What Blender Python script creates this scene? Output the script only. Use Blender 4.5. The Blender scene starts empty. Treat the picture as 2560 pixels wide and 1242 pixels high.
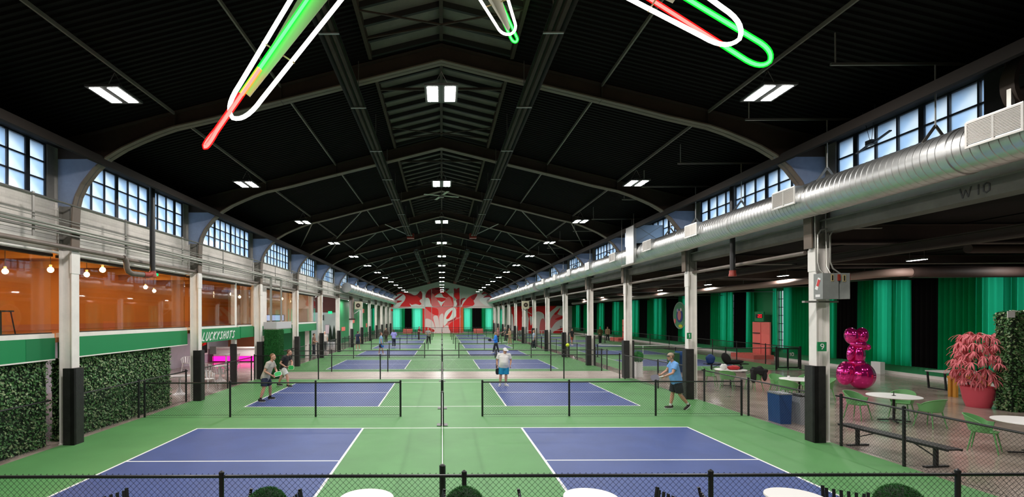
import bpy, bmesh, math, random
from mathutils import Vector, Matrix
PI = math.pi
R = math.radians
random.seed(7)
SC = bpy.context.scene
COL = SC.collection
# ---------------------------------------------------------------- camera, world, exposure
cam_data = bpy.data.cameras.new('camera')
cam_data.sensor_width = 36.0
cam_data.lens = 36.0 * 1225.0 / 2560.0
cam_data.shift_x = (1280 - 1105) / 2560.0
cam_data.shift_y = (790 - 621) / 2560.0
cam_data.clip_end = 300
cam = bpy.data.objects.new('camera', cam_data)
cam.location = (0, 0, 3.05)
cam.rotation_euler = (PI / 2, 0.0031, 0)
COL.objects.link(cam)
SC.camera = cam
world = bpy.data.worlds.new('overcast_sky')
SC.world = world
world.use_nodes = True
wn = world.node_tree
wn.nodes['Background'].inputs['Color'].default_value = (0.70, 0.86, 1.0, 1)
wn.nodes['Background'].inputs['Strength'].default_value = 3.0
SC.view_settings.view_transform = 'Standard'
SC.view_settings.look = 'None'
SC.view_settings.gamma = 1.0
SC.view_settings.exposure = 0.0
SC.view_settings.use_curve_mapping = False
LED = 285.0          # radiance of the high-bay LED panels
AISLE = 290.0         # radiance of the linear lamps in the side aisles
BULB = 150.0          # radiance of the warm globe bulbs

# ---------------------------------------------------------------- materials
def mat(name, col, rough=0.6, metal=0.0, emit=None, es=0.0, noise=0.0, nscale=8.0, bump=0.0, bscale=60.0,
        spec=0.5, coat=0.0, stretch=None):
    m = bpy.data.materials.new(name)
    m.use_nodes = True
    nt = m.node_tree
    p = nt.nodes['Principled BSDF']
    c = (col[0], col[1], col[2], 1)
    p.inputs['Base Color'].default_value = c
    p.inputs['Roughness'].default_value = rough
    p.inputs['Metallic'].default_value = metal
    p.inputs['Specular IOR Level'].default_value = spec
    if coat:
        p.inputs['Coat Weight'].default_value = coat
        p.inputs['Coat Roughness'].default_value = 0.06
    if emit:
        p.inputs['Emission Color'].default_value = (*emit, 1)
        p.inputs['Emission Strength'].default_value = es
    if noise or bump:
        tc = nt.nodes.new('ShaderNodeTexCoord')
        mp = nt.nodes.new('ShaderNodeMapping')
        nt.links.new(tc.outputs['Object'], mp.inputs['Vector'])
        if stretch:
            mp.inputs['Scale'].default_value = stretch
    if noise:
        n = nt.nodes.new('ShaderNodeTexNoise')
        n.inputs['Scale'].default_value = nscale
        n.inputs['Detail'].default_value = 6
        n.inputs['Roughness'].default_value = 0.65
        nt.links.new(mp.outputs['Vector'], n.inputs['Vector'])
        r = nt.nodes.new('ShaderNodeMapRange')
        r.inputs['From Min'].default_value = 0.3
        r.inputs['From Max'].default_value = 0.7
        r.inputs['To Min'].default_value = 1 - noise
        r.inputs['To Max'].default_value = 1 + noise
        nt.links.new(n.outputs['Fac'], r.inputs['Value'])
        mx = nt.nodes.new('ShaderNodeVectorMath')
        mx.operation = 'SCALE'
        mx.inputs[0].default_value = col[:3]
        nt.links.new(r.outputs['Result'], mx.inputs['Scale'])
        nt.links.new(mx.outputs['Vector'], p.inputs['Base Color'])
    if bump:
        n2 = nt.nodes.new('ShaderNodeTexNoise')
        n2.inputs['Scale'].default_value = bscale
        n2.inputs['Detail'].default_value = 4
        nt.links.new(mp.outputs['Vector'], n2.inputs['Vector'])
        b = nt.nodes.new('ShaderNodeBump')
        b.inputs['Strength'].default_value = bump
        b.inputs['Distance'].default_value = 0.02
        nt.links.new(n2.outputs['Fac'], b.inputs['Height'])
        nt.links.new(b.outputs['Normal'], p.inputs['Normal'])
    return m

def emis(name, col, s):
    m = bpy.data.materials.new(name)
    m.use_nodes = True
    nt = m.node_tree
    nt.nodes.clear()
    o = nt.nodes.new('ShaderNodeOutputMaterial')
    e = nt.nodes.new('ShaderNodeEmission')
    e.inputs['Color'].default_value = (*col, 1)
    e.inputs['Strength'].default_value = s
    nt.links.new(e.outputs[0], o.inputs['Surface'])
    return m

def glassy(name, tint, refl, rough=0.02):
    """thin architectural glass: see-through with a mirror share that grows at grazing angles"""
    m = bpy.data.materials.new(name)
    m.use_nodes = True
    nt = m.node_tree
    nt.nodes.clear()
    o = nt.nodes.new('ShaderNodeOutputMaterial')
    t = nt.nodes.new('ShaderNodeBsdfTransparent')
    t.inputs['Color'].default_value = (*tint, 1)
    g = nt.nodes.new('ShaderNodeBsdfGlossy')
    g.inputs['Roughness'].default_value = rough
    f = nt.nodes.new('ShaderNodeLayerWeight')
    f.inputs['Blend'].default_value = 0.5
    pw = nt.nodes.new('ShaderNodeMath')
    pw.operation = 'POWER'
    pw.inputs[1].default_value = 5.0
    nt.links.new(f.outputs['Facing'], pw.inputs[0])
    a = nt.nodes.new('ShaderNodeMath')
    a.operation = 'ADD'
    a.use_clamp = True
    a.inputs[1].default_value = refl
    x = nt.nodes.new('ShaderNodeMixShader')
    nt.links.new(pw.outputs[0], a.inputs[0])
    nt.links.new(a.outputs[0], x.inputs['Fac'])
    nt.links.new(t.outputs[0], x.inputs[1])
    nt.links.new(g.outputs[0], x.inputs[2])
    nt.links.new(x.outputs[0], o.inputs['Surface'])
    return m

def cloth(name, col, trans, share=0.5):
    """curtain cloth: diffuse front plus daylight coming through"""
    m = bpy.data.materials.new(name)
    m.use_nodes = True
    nt = m.node_tree
    nt.nodes.clear()
    o = nt.nodes.new('ShaderNodeOutputMaterial')
    d = nt.nodes.new('ShaderNodeBsdfDiffuse')
    d.inputs['Color'].default_value = (*col, 1)
    t = nt.nodes.new('ShaderNodeBsdfTranslucent')
    t.inputs['Color'].default_value = (*trans, 1)
    x = nt.nodes.new('ShaderNodeMixShader')
    x.inputs['Fac'].default_value = share
    nt.links.new(d.outputs[0], x.inputs[1])
    nt.links.new(t.outputs[0], x.inputs[2])
    nt.links.new(x.outputs[0], o.inputs['Surface'])
    return m

def frosted(name):
    m = bpy.data.materials.new(name)
    m.use_nodes = True
    nt = m.node_tree
    nt.nodes.clear()
    o = nt.nodes.new('ShaderNodeOutputMaterial')
    tc = nt.nodes.new('ShaderNodeTexCoord')
    n = nt.nodes.new('ShaderNodeTexNoise')
    n.inputs['Scale'].default_value = 0.9
    n.inputs['Detail'].default_value = 3
    nt.links.new(tc.outputs['Object'], n.inputs['Vector'])
    rp = nt.nodes.new('ShaderNodeValToRGB')
    rp.color_ramp.elements[0].position = 0.3
    rp.color_ramp.elements[0].color = (0.50, 0.66, 0.84, 1)
    rp.color_ramp.elements[1].position = 0.62
    rp.color_ramp.elements[1].color = (0.98, 0.98, 0.98, 1)
    nt.links.new(n.outputs['Fac'], rp.inputs['Fac'])
    t = nt.nodes.new('ShaderNodeBsdfTranslucent')
    nt.links.new(rp.outputs['Color'], t.inputs['Color'])
    g = nt.nodes.new('ShaderNodeBsdfGlossy')
    g.inputs['Roughness'].default_value = 0.12
    x = nt.nodes.new('ShaderNodeMixShader')
    x.inputs['Fac'].default_value = 0.08
    nt.links.new(t.outputs[0], x.inputs[1])
    nt.links.new(g.outputs[0], x.inputs[2])
    nt.links.new(x.outputs[0], o.inputs['Surface'])
    return m

def brickmat(name, col, mortar, w, h, bump=0.5):
    m = mat(name, col, 0.75)
    nt = m.node_tree
    p = nt.nodes['Principled BSDF']
    tc = nt.nodes.new('ShaderNodeTexCoord')
    sx = nt.nodes.new('ShaderNodeSeparateXYZ')
    ad = nt.nodes.new('ShaderNodeMath')
    ad.operation = 'ADD'
    cb = nt.nodes.new('ShaderNodeCombineXYZ')
    nt.links.new(tc.outputs['Object'], sx.inputs[0])
    nt.links.new(sx.outputs['X'], ad.inputs[0])
    nt.links.new(sx.outputs['Y'], ad.inputs[1])
    nt.links.new(ad.outputs[0], cb.inputs['X'])
    nt.links.new(sx.outputs['Z'], cb.inputs['Y'])
    b = nt.nodes.new('ShaderNodeTexBrick')
    b.inputs['Scale'].default_value = 1
    b.inputs['Brick Width'].default_value = w
    b.inputs['Row Height'].default_value = h
    b.inputs['Mortar Size'].default_value = 0.008
    b.inputs['Color1'].default_value = (*col, 1)
    b.inputs['Color2'].default_value = (*[c * 0.94 for c in col], 1)
    b.inputs['Mortar'].default_value = (*mortar, 1)
    nt.links.new(cb.outputs[0], b.inputs['Vector'])
    n = nt.nodes.new('ShaderNodeTexNoise')
    n.inputs['Scale'].default_value = 1.3
    n.inputs['Detail'].default_value = 7
    nt.links.new(tc.outputs['Object'], n.inputs['Vector'])
    mr = nt.nodes.new('ShaderNodeMapRange')
    mr.inputs['From Min'].default_value = 0.3
    mr.inputs['From Max'].default_value = 0.7
    mr.inputs['To Min'].default_value = 0.82
    mr.inputs['To Max'].default_value = 1.08
    nt.links.new(n.outputs['Fac'], mr.inputs['Value'])
    v = nt.nodes.new('ShaderNodeVectorMath')
    v.operation = 'SCALE'
    nt.links.new(b.outputs['Color'], v.inputs[0])
    nt.links.new(mr.outputs[0], v.inputs['Scale'])
    nt.links.new(v.outputs[0], p.inputs['Base Color'])
    bp = nt.nodes.new('ShaderNodeBump')
    bp.inputs['Strength'].default_value = bump
    bp.inputs['Distance'].default_value = 0.01
    nt.links.new(b.outputs['Fac'], bp.inputs['Height'])
    bp.invert = True
    nt.links.new(bp.outputs[0], p.inputs['Normal'])
    return m

def concrete():
    m = mat('polished_concrete', (0.2, 0.16, 0.13), 0.16, spec=0.6)
    nt = m.node_tree
    p = nt.nodes['Principled BSDF']
    tc = nt.nodes.new('ShaderNodeTexCoord')
    n = nt.nodes.new('ShaderNodeTexNoise')
    n.inputs['Scale'].default_value = 0.8
    n.inputs['Detail'].default_value = 9
    n.inputs['Roughness'].default_value = 0.7
    nt.links.new(tc.outputs['Object'], n.inputs['Vector'])
    rp = nt.nodes.new('ShaderNodeValToRGB')
    e = rp.color_ramp.elements
    e[0].position = 0.32
    e[0].color = (0.29, 0.225, 0.185, 1)
    e[1].position = 0.68
    e[1].color = (0.50, 0.41, 0.36, 1)
    nt.links.new(n.outputs['Fac'], rp.inputs['Fac'])
    nt.links.new(rp.outputs[0], p.inputs['Base Color'])
    mr = nt.nodes.new('ShaderNodeMapRange')
    mr.inputs['To Min'].default_value = 0.09
    mr.inputs['To Max'].default_value = 0.24
    nt.links.new(n.outputs['Fac'], mr.inputs['Value'])
    nt.links.new(mr.outputs[0], p.inputs['Roughness'])
    return m

M = {}
M['concrete'] = concrete()
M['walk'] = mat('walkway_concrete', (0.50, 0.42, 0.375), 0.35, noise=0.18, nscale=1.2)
M['green'] = mat('court_green', (0.098, 0.285, 0.092), 0.55, noise=0.10, nscale=0.7, bump=0.15, bscale=180)
M['blue'] = mat('court_blue', (0.050, 0.086, 0.262), 0.5, noise=0.12, nscale=1.1, bump=0.15, bscale=180)
M['line'] = mat('line_paint', (0.85, 0.86, 0.84), 0.5)
M['deck'] = mat('black_deck', (0.0050, 0.0034, 0.0032), 0.8, spec=0.15)
M['frame_dark'] = mat('dark_steel', (0.045, 0.031, 0.024), 0.7, spec=0.25, noise=0.2, nscale=2)
M['flange'] = mat('flange_steel', (0.15, 0.11, 0.082), 0.6, noise=0.15, nscale=2)
M['gusset'] = mat('daylit_grey_gusset', (0.24, 0.29, 0.41), 0.6, noise=0.18, nscale=1.5)  # grey paint with the blue window daylight mixed into its colour
M['upcol'] = mat('bare_steel_column', (0.20, 0.185, 0.165), 0.6, noise=0.25, nscale=2)
M['purlin'] = mat('zinc_purlin', (0.17, 0.15, 0.13), 0.45, metal=0.2)
M['mon_panel'] = mat('monitor_panel', (0.135, 0.115, 0.095), 0.7, noise=0.25, nscale=1.5)
M['rafter'] = mat('monitor_rafter', (0.012, 0.011, 0.01), 0.7)
M['white'] = mat('white_paint', (0.84, 0.79, 0.75), 0.55, noise=0.07, nscale=2.5)
M['brick'] = brickmat('white_brick', (0.80, 0.735, 0.68), (0.71, 0.65, 0.60), 0.21, 0.075, 0.25)
M['redbrick'] = brickmat('dark_red_brick', (0.16, 0.035, 0.02), (0.10, 0.05, 0.04), 0.21, 0.075)
M['siding'] = mat('white_siding', (0.70, 0.66, 0.61), 0.6, noise=0.15, nscale=1.2)
M['black'] = mat('black_powder_coat', (0.010, 0.010, 0.011), 0.42)
M['pad'] = mat('black_vinyl_pad', (0.014, 0.013, 0.013), 0.5, noise=0.4, nscale=6, bump=0.2, bscale=25)
M['frame_win'] = mat('window_steel', (0.012, 0.016, 0.024), 0.5)
M['pane'] = frosted('frosted_pane')
M['galv'] = mat('galvanised_steel', (0.62, 0.62, 0.61), 0.36, metal=0.95, noise=0.08, nscale=5, bump=0.05, bscale=20)
M['conduit'] = mat('grey_conduit', (0.38, 0.37, 0.335), 0.38, metal=0.6)
M['strut'] = mat('zinc_strut', (0.22, 0.21, 0.19), 0.4, metal=0.6)
M['pipe_brown'] = mat('brown_pipe', (0.16, 0.125, 0.105), 0.5, noise=0.2, nscale=3)
M['pipe_rust'] = mat('dark_red_pipe', (0.045, 0.026, 0.022), 0.7, noise=0.2, nscale=2)
M['pipe_black'] = mat('black_pipe', (0.014, 0.014, 0.015), 0.4)
M['redfit'] = mat('red_fitting', (0.27, 0.03, 0.018), 0.45)
M['grille'] = mat('register_white', (0.72, 0.68, 0.64), 0.5)
M['dark'] = mat('dark_void', (0.006, 0.006, 0.006), 0.8)
M['led'] = emis('led_panel', (1.0, 0.97, 0.93), LED)
M['warm_fill'] = emis('warm_fill_lamp', (1.0, 0.72, 0.42), 62)
M['linlamp'] = emis('linear_lamp', (1.0, 0.95, 0.9), AISLE)
M['bulb'] = emis('warm_bulb', (1.0, 0.58, 0.22), BULB)
M['housing'] = mat('lamp_housing', (0.05, 0.05, 0.05), 0.5)
M['orange'] = mat('orange_wall', (0.56, 0.20, 0.03), 0.7, noise=0.06, nscale=1)
M['orange_lo'] = mat('terracotta_wall', (0.45, 0.15, 0.07), 0.7)
M['woodfloor'] = mat('lounge_floor', (0.24, 0.08, 0.025), 0.35, noise=0.15, nscale=4)
M['glass'] = glassy('lounge_glass', (0.95, 0.95, 0.95), 0.06)
M['fascia'] = mat('green_fascia', (0.006, 0.235, 0.075), 0.5)
M['fascia_d'] = mat('green_fascia_seam', (0.005, 0.18, 0.06), 0.5)
M['greenwall'] = mat('green_wall', (0.004, 0.19, 0.06), 0.6)
M['coral'] = mat('coral_paint', (0.85, 0.17, 0.14), 0.5, noise=0.05, nscale=2)
M['curtain'] = cloth('green_curtain', (0.003, 0.21, 0.075), (0.04, 0.85, 0.42), 0.42)
M['curtain_s'] = cloth('sheer_green_curtain', (0.003, 0.21, 0.075), (0.16, 1.0, 0.58), 0.6)
M['curtain_b'] = cloth('black_curtain', (0.008, 0.0075, 0.0075), (0.0, 0.0, 0.0), 0.1)
M['leaf'] = mat('ivy_leaf', (0.06, 0.17, 0.045), 0.42)
M['leaf2'] = mat('ivy_leaf_pale', (0.24, 0.32, 0.15), 0.4)
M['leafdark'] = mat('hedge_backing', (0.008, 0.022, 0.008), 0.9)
M['turf'] = mat('hedge_cladding', (0.012, 0.13, 0.022), 0.8, noise=0.5, nscale=30, bump=0.8, bscale=60)
M['topiary'] = mat('topiary_blade', (0.018, 0.12, 0.018), 0.6)
M['pinkleaf'] = mat('pink_leaf', (0.85, 0.22, 0.25), 0.5, noise=0.12, nscale=3)
M['pinkpot'] = mat('pink_pot', (0.80, 0.10, 0.145), 0.5)
M['balloon'] = mat('magenta_mirror', (0.95, 0.025, 0.34), 0.10, metal=0.8, coat=0.8)
M['tabletop'] = mat('white_tabletop', (0.86, 0.84, 0.82), 0.35)
M['chair_g'] = mat('green_plastic', (0.13, 0.36, 0.12), 0.4)
M['chair_w'] = mat('white_plastic', (0.72, 0.69, 0.70), 0.4)
M['binblue'] = mat('blue_bin', (0.006, 0.06, 0.24), 0.5)
M['bingrey'] = mat('grey_bin', (0.30, 0.31, 0.34), 0.5)
M['bingreen'] = mat('green_bin', (0.015, 0.08, 0.03), 0.5)
M['boxgrey'] = mat('grey_enamel', (0.25, 0.26, 0.25), 0.4, noise=0.1, nscale=5)
M['redlabel'] = mat('red_label', (0.6, 0.03, 0.03), 0.5)
M['yellowlab'] = mat('tan_label', (0.45, 0.36, 0.18), 0.5)
M['blacklab'] = mat('black_label', (0.01, 0.01, 0.01), 0.5)
M['tape'] = mat('white_net_tape', (0.85, 0.85, 0.83), 0.6)
M['netcord'] = mat('black_net_cord', (0.012, 0.012, 0.012), 0.7)
M['ball'] = mat('yellow_ball', (0.62, 0.75, 0.02), 0.5, emit=None)
M['pinkneon'] = emis('pink_neon', (1.0, 0.012, 0.34), 2.2)
M['exit'] = emis('green_exit_sign', (0.02, 0.9, 0.3), 1.4)
M['ledred'] = emis('red_led_digit', (1.0, 0.01, 0.02), 1.8)
M['screen'] = emis('tv_screen', (0.5, 0.6, 0.9), 1.2)
M['nw'] = emis('neon_white', (1.0, 0.97, 0.90), 4.0)
M['nr'] = emis('neon_red_core', (1.0, 0.14, 0.12), 5.0)
M['ng'] = emis('neon_green_core', (0.08, 1.0, 0.13), 5.0)
def jacket(name, col, s, fac):  # outer sleeve imitating the coloured glow around a neon core
    m = emis(name, col, s)
    nt = m.node_tree
    t = nt.nodes.new('ShaderNodeBsdfTransparent')
    x = nt.nodes.new('ShaderNodeMixShader')
    x.inputs['Fac'].default_value = fac
    e = [n for n in nt.nodes if n.type == 'EMISSION'][0]; o = [n for n in nt.nodes if n.type == 'OUTPUT_MATERIAL'][0]
    nt.links.new(t.outputs[0], x.inputs[1]); nt.links.new(e.outputs[0], x.inputs[2]); nt.links.new(x.outputs[0], o.inputs['Surface'])
    return m
M['nrj'] = jacket('neon_red_halo', (1.0, 0.012, 0.012), 2.6, 0.32)
M['ngj'] = jacket('neon_green_halo', (0.004, 1.0, 0.04), 1.9, 0.32)
M['nbody'] = mat('neon_steel_body', (0.42, 0.38, 0.29), 0.6)
M['yellowbench'] = mat('yellow_wood', (0.70, 0.32, 0.04), 0.5)
M['blackcloth'] = mat('black_cloth', (0.008, 0.008, 0.009), 0.8)
M['bluebag'] = mat('blue_bag', (0.01, 0.05, 0.2), 0.6)
M['redbag'] = mat('red_bag', (0.5, 0.015, 0.02), 0.5)
M['white2'] = mat('plain_white', (0.82, 0.81, 0.80), 0.5)
M['loungewall'] = mat('lounge_wall', (0.50, 0.47, 0.55), 0.7, noise=0.06, nscale=2)
M['m_red'] = mat('mural_red', (0.92, 0.012, 0.014), 0.6)
M['m_dark'] = mat('mural_dark_red', (0.42, 0.008, 0.018), 0.6)
M['m_pink'] = mat('mural_pink', (0.93, 0.20, 0.21), 0.6)
M['m_pale'] = mat('mural_pale_pink', (0.93, 0.72, 0.73), 0.6)
M['m_white'] = mat('mural_white', (0.93, 0.90, 0.88), 0.6)
M['m_gable'] = mat('gable_white', (0.52, 0.52, 0.47), 0.7, noise=0.08, nscale=1)
M['m_orange'] = mat('mural_orange', (0.80, 0.13, 0.03), 0.6)

# ---------------------------------------------------------------- mesh builder
class MB:
    def __init__(self):
        self.v = []; self.f = []; self.m = []; self.cur = 0
    def add(self, vs, fs):
        b = len(self.v)
        self.v += [tuple(p) for p in vs]
        self.f += [tuple(b + i for i in q) for q in fs]
        self.m += [self.cur] * len(fs)
        return self
    def box(self, x0, x1, y0, y1, z0, z1):
        vs = [(x0,y0,z0),(x1,y0,z0),(x1,y1,z0),(x0,y1,z0),(x0,y0,z1),(x1,y0,z1),(x1,y1,z1),(x0,y1,z1)]
        return self.add(vs, [(0,3,2,1),(4,5,6,7),(0,1,5,4),(1,2,6,5),(2,3,7,6),(3,0,4,7)])
    def cbox(self, x, y, z, sx, sy, sz):
        return self.box(x-sx/2, x+sx/2, y-sy/2, y+sy/2, z-sz/2, z+sz/2)
    def quad(self, a, b, c, d):
        return self.add([a, b, c, d], [(0,1,2,3)])
    def bar(self, p, q, w, h=None, up=(0,0,1)):
        """rectangular bar from p to q"""
        h = h or w
        p = Vector(p); q = Vector(q); d = (q - p).normalized(); u = Vector(up)
        s = d.cross(u)
        if s.length < 1e-4: s = d.cross(Vector((1,0,0)))
        s.normalize(); u = s.cross(d)
        vs = []
        for c in (p, q):
            for a, b in ((-1,-1),(1,-1),(1,1),(-1,1)):
                vs.append(c + s*(a*w/2) + u*(b*h/2))
        return self.add(vs, [(3,2,1,0),(4,5,6,7),(0,1,5,4),(1,2,6,5),(2,3,7,6),(3,0,4,7)])
    def tube(self, pts, r, n=8, caps=True, closed=False):
        pts = [Vector(p) for p in pts]
        k = len(pts)
        rs = r if isinstance(r, (list, tuple)) else [r]*k
        vs = []; nrm = None
        for i, p in enumerate(pts):
            if closed: d = pts[(i+1) % k] - pts[i-1]
            elif i == 0: d = pts[1] - p
            elif i == k-1: d = p - pts[i-1]
            else: d = (pts[i+1] - p).normalized() + (p - pts[i-1]).normalized()
            d.normalize()
            if nrm is None:
                nrm = d.cross(Vector((0,0,1)))
                if nrm.length < 1e-3: nrm = d.cross(Vector((1,0,0)))
            nrm = nrm - d*nrm.dot(d)
            nrm.normalize()
            b = d.cross(nrm)
            for j in range(n):
                a = 2*PI*j/n
                vs.append(p + (nrm*math.cos(a) + b*math.sin(a))*rs[i])
        fs = []
        for i in range(k if closed else k-1):
            i2 = (i+1) % k
            for j in range(n):
                j2 = (j+1) % n
                fs.append((i*n+j, i*n+j2, i2*n+j2, i2*n+j))
        if caps and not closed:
            fs.append(tuple(range(n-1, -1, -1)))
            fs.append(tuple((k-1)*n + j for j in range(n)))
        return self.add(vs, fs)
    def lathe(self, prof, c=(0,0,0), n=16, axis='z', sx=1, sy=1):
        vs = []; fs = []
        for r, h in prof:
            for j in range(n):
                a = 2*PI*j/n
                p = (r*math.cos(a)*sx, r*math.sin(a)*sy, h)
                if axis == 'y': p = (p[0], p[2], p[1])
                if axis == 'x': p = (p[2], p[0], p[1])
                vs.append((p[0]+c[0], p[1]+c[1], p[2]+c[2]))
        for i in range(len(prof)-1):
            for j in range(n):
                j2 = (j+1) % n
                q = (i*n+j, i*n+j2, (i+1)*n+j2, (i+1)*n+j)
                fs.append(q[::-1] if axis == 'y' else q)
        return self.add(vs, fs)
    def ell(self, c, r, n=16, m=10, rot=None, fn=None):
        """ellipsoid with optional per-direction radius function"""
        vs = []; fs = []
        for i in range(m+1):
            t = PI*i/m
            for j in range(n):
                a = 2*PI*j/n
                u = Vector((math.sin(t)*math.cos(a), math.sin(t)*math.sin(a), math.cos(t)))
                k = fn(u) if fn else 1.0
                p = Vector((u.x*r[0]*k, u.y*r[1]*k, u.z*r[2]*k))
                if rot: p = rot @ p
                vs.append(p + Vector(c))
        for i in range(m):
            for j in range(n):
                j2 = (j+1) % n
                fs.append((i*n+j, (i+1)*n+j, (i+1)*n+j2, i*n+j2))
        return self.add(vs, fs)
    def loft(self, rings, n=20, p=1.0):
        """closed skin over elliptical rings: (centre, rx, ry, rotation)"""
        vs = []
        for c, rx, ry, rot in rings:
            for j in range(n):
                a = 2*PI*j/n
                vs.append(Vector(c) + rot @ Vector((rx*math.copysign(abs(math.cos(a))**p, math.cos(a)), ry*math.copysign(abs(math.sin(a))**p, math.sin(a)), 0)))
        k = len(rings)
        fs = [(i*n+j, i*n+(j+1) % n, (i+1)*n+(j+1) % n, (i+1)*n+j) for i in range(k-1) for j in range(n)]
        fs += [tuple(range(n-1, -1, -1)), tuple((k-1)*n+j for j in range(n))]
        return self.add(vs, fs)
    def prism(self, poly, a0, a1, axis='y'):
        """extrude a 2D polygon: axis y -> poly is (x,z); axis x -> poly is (y,z); axis z -> (x,y)"""
        def P(u, w, a):
            return (u, a, w) if axis == 'y' else ((a, u, w) if axis == 'x' else (u, w, a))
        n = len(poly)
        vs = [P(u, w, a0) for u, w in poly] + [P(u, w, a1) for u, w in poly]
        fs = [tuple(range(n)), tuple(range(2*n-1, n-1, -1))]
        for i in range(n):
            j = (i+1) % n
            fs.append((i, i+n, j+n, j))
        return self.add(vs, fs)
    def build(self, name, mats, parent=None, smooth=False, world=True):
        me = bpy.data.meshes.new(name)
        off = Vector((0,0,0))
        if world:
            q = parent
            while q is not None:
                off += q.location; q = q.parent
        me.from_pydata([(p[0]-off.x, p[1]-off.y, p[2]-off.z) for p in self.v], [], self.f)
        if not isinstance(mats, (list, tuple)): mats = [mats]
        for x in mats: me.materials.append(x)
        if len(mats) > 1: me.polygons.foreach_set('material_index', self.m)
        if smooth: me.polygons.foreach_set('use_smooth', [True]*len(me.polygons))
        me.update()
        bm = bmesh.new(); bm.from_mesh(me)
        bmesh.ops.recalc_face_normals(bm, faces=bm.faces) if len(bm.faces) < 60000 else None
        bm.to_mesh(me); bm.free()
        if smooth:
            try: me.set_sharp_from_angle(angle=R(40))
            except Exception: pass
        o = bpy.data.objects.new(name, me)
        COL.objects.link(o)
        if parent is not None: o.parent = parent
        return o

def tag(o, label=None, cat=None, group=None, kind=None):
    if label: o['label'] = label
    if cat: o['category'] = cat
    if group: o['group'] = group
    if kind: o['kind'] = kind
    return o
def thing(name, label, cat, loc=(0,0,0), group=None):
    o = bpy.data.objects.new(name, None)
    o.empty_display_size = 0.1
    o.location = loc
    COL.objects.link(o)
    return tag(o, label, cat, group)
def struct(o):
    o['kind'] = 'structure'
    return o
def dup_mesh(src, name, loc, parent=None):
    """another object on the same mesh data"""
    o = bpy.data.objects.new(name, src.data)
    o.location = loc
    COL.objects.link(o)
    if parent is not None: o.parent = parent
    return o
def copy_tree(o, parent=None):
    c = o.copy()
    COL.objects.link(c)
    if parent is not None:
        c.parent = parent
        c.matrix_parent_inverse = o.matrix_parent_inverse.copy()
    for ch in list(o.children): copy_tree(ch, c)
    return c
def put(src, loc, rotz=0.0, label=None, first=[]):
    """place the prototype itself the first time, then copies"""
    if src.name in first: o = copy_tree(src)
    else:
        first.append(src.name); o = src
    o.location = loc
    o.rotation_euler = (0, 0, rotz)
    if label: o['label'] = label
    return o
ORD = ['first','second','third','fourth','fifth','sixth','seventh','eighth','ninth','tenth','eleventh','twelfth','thirteenth','fourteenth','fifteenth']
YT = [11.85 + 6.1*k for k in range(13)]      # steel frame lines along the hall
YL = [2.9 + 6.1*k for k in range(14)]        # lamp rows, mid-bay
YEND = 88.1
def roof_z(x): return 9.6 - 0.25*abs(x)
# ================================================================ the setting: floor, walls, roof
Y0 = -3.0
fl = struct(MB().box(-16, 24, Y0, 88.4, -0.3, 0).build('floor', M['concrete']))
def paint(name, m, x0, x1, y0, y1, z):
    return MB().box(x0, x1, y0, y1, 0.0, z).build(name, m, fl)
paint('court_paint', M['green'], -9.1, 9.3, 5.0, 23.8, 0.002)
paint('court_paint', M['green'], -9.1, 9.3, 27.0, 87.6, 0.002)
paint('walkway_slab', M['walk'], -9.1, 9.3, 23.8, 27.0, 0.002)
paint('court_paint', M['green'], 10.1, 20.2, 27.2, 84.0, 0.002)
COURTS = [7.29, 16.53, 28.2, 37.3, 46.3, 55.3, 64.3, 73.3]
for y0 in COURTS:
    y1 = y0 + 6.1
    for s in (-1, 1):
        a, b = sorted((s*2.134, s*6.706))
        paint('court_paint', M['blue'], a, b, y0, y1, 0.004)
        paint('court_line', M['line'], *sorted((s*6.66, s*6.71)), y0, y1, 0.006)
        paint('court_line', M['line'], *sorted((s*2.134, s*2.185)), y0, y1, 0.006)
        paint('court_line', M['line'], *sorted((s*2.185, s*6.66)), (y0+y1)/2-.025, (y0+y1)/2+.025, 0.006)
    for y in (y0, y1-.05):
        paint('court_line', M['line'], -6.66, 6.66, y, y+.05, 0.0055)
RCOURTS = [29.4, 47.9, 66.0]
for y0 in RCOURTS:                       # courts of the right aisle, their nets lie across the view
    for a, b in ((0, 4.57), (8.84, 13.41)):
        paint('court_paint', M['blue'], 11.75, 17.85, y0+a, y0+b, 0.004)
        paint('court_line', M['line'], 14.775, 14.825, y0+a+.05, y0+b-.05, 0.006)
    for y in (0, 4.52, 8.84, 13.36):
        paint('court_line', M['line'], 11.8, 17.8, y0+y, y0+y+.05, 0.0055)
    for x in (11.75, 17.8):
        paint('court_line', M['line'], x, x+.05, y0, y0+13.41, 0.006)

# ---- upper side walls
wl = struct(MB().box(-9.5, -9.32, Y0, YEND, 5.1, 5.85).build('wall_left', M['brick']))
wr = struct(MB().box(9.32, 9.5, Y0, YEND, 5.32, 5.85).build('wall_right', M['white']))
for s, w in ((-1, wl), (1, wr)):
    MB().box(*sorted((s*9.32, s*9.5)), Y0, YEND, 7.15, 7.62).build('wall_head', M['dark'], w)
    MB().box(*sorted((s*9.25, s*9.5)), Y0, YEND, 5.85, 5.885).build('window_sill', M['upcol'], w)
for k in range(-1, 13):
    ya = YT[0] + 6.1*k if k >= 0 else YT[0]-6.1
    if k < 4:
        for j in range(5):
            z = 4.66 + .088*j
            MB().box(-9.48, -9.30 - .006*(j % 2), ya+.02, ya+6.08, z, z+.082).build('siding_board', M['siding'], wl)
    else:
        MB().box(-9.48, -9.31, ya+.02, min(ya+6.08, YEND), 4.66, 5.1).build('siding_panel', M['siding'], wl)
    MB().box(-9.45, -9.28, ya+.02, min(ya+6.08, YEND), 5.1, 5.14).build('ledge', M['upcol'], wl)
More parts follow.
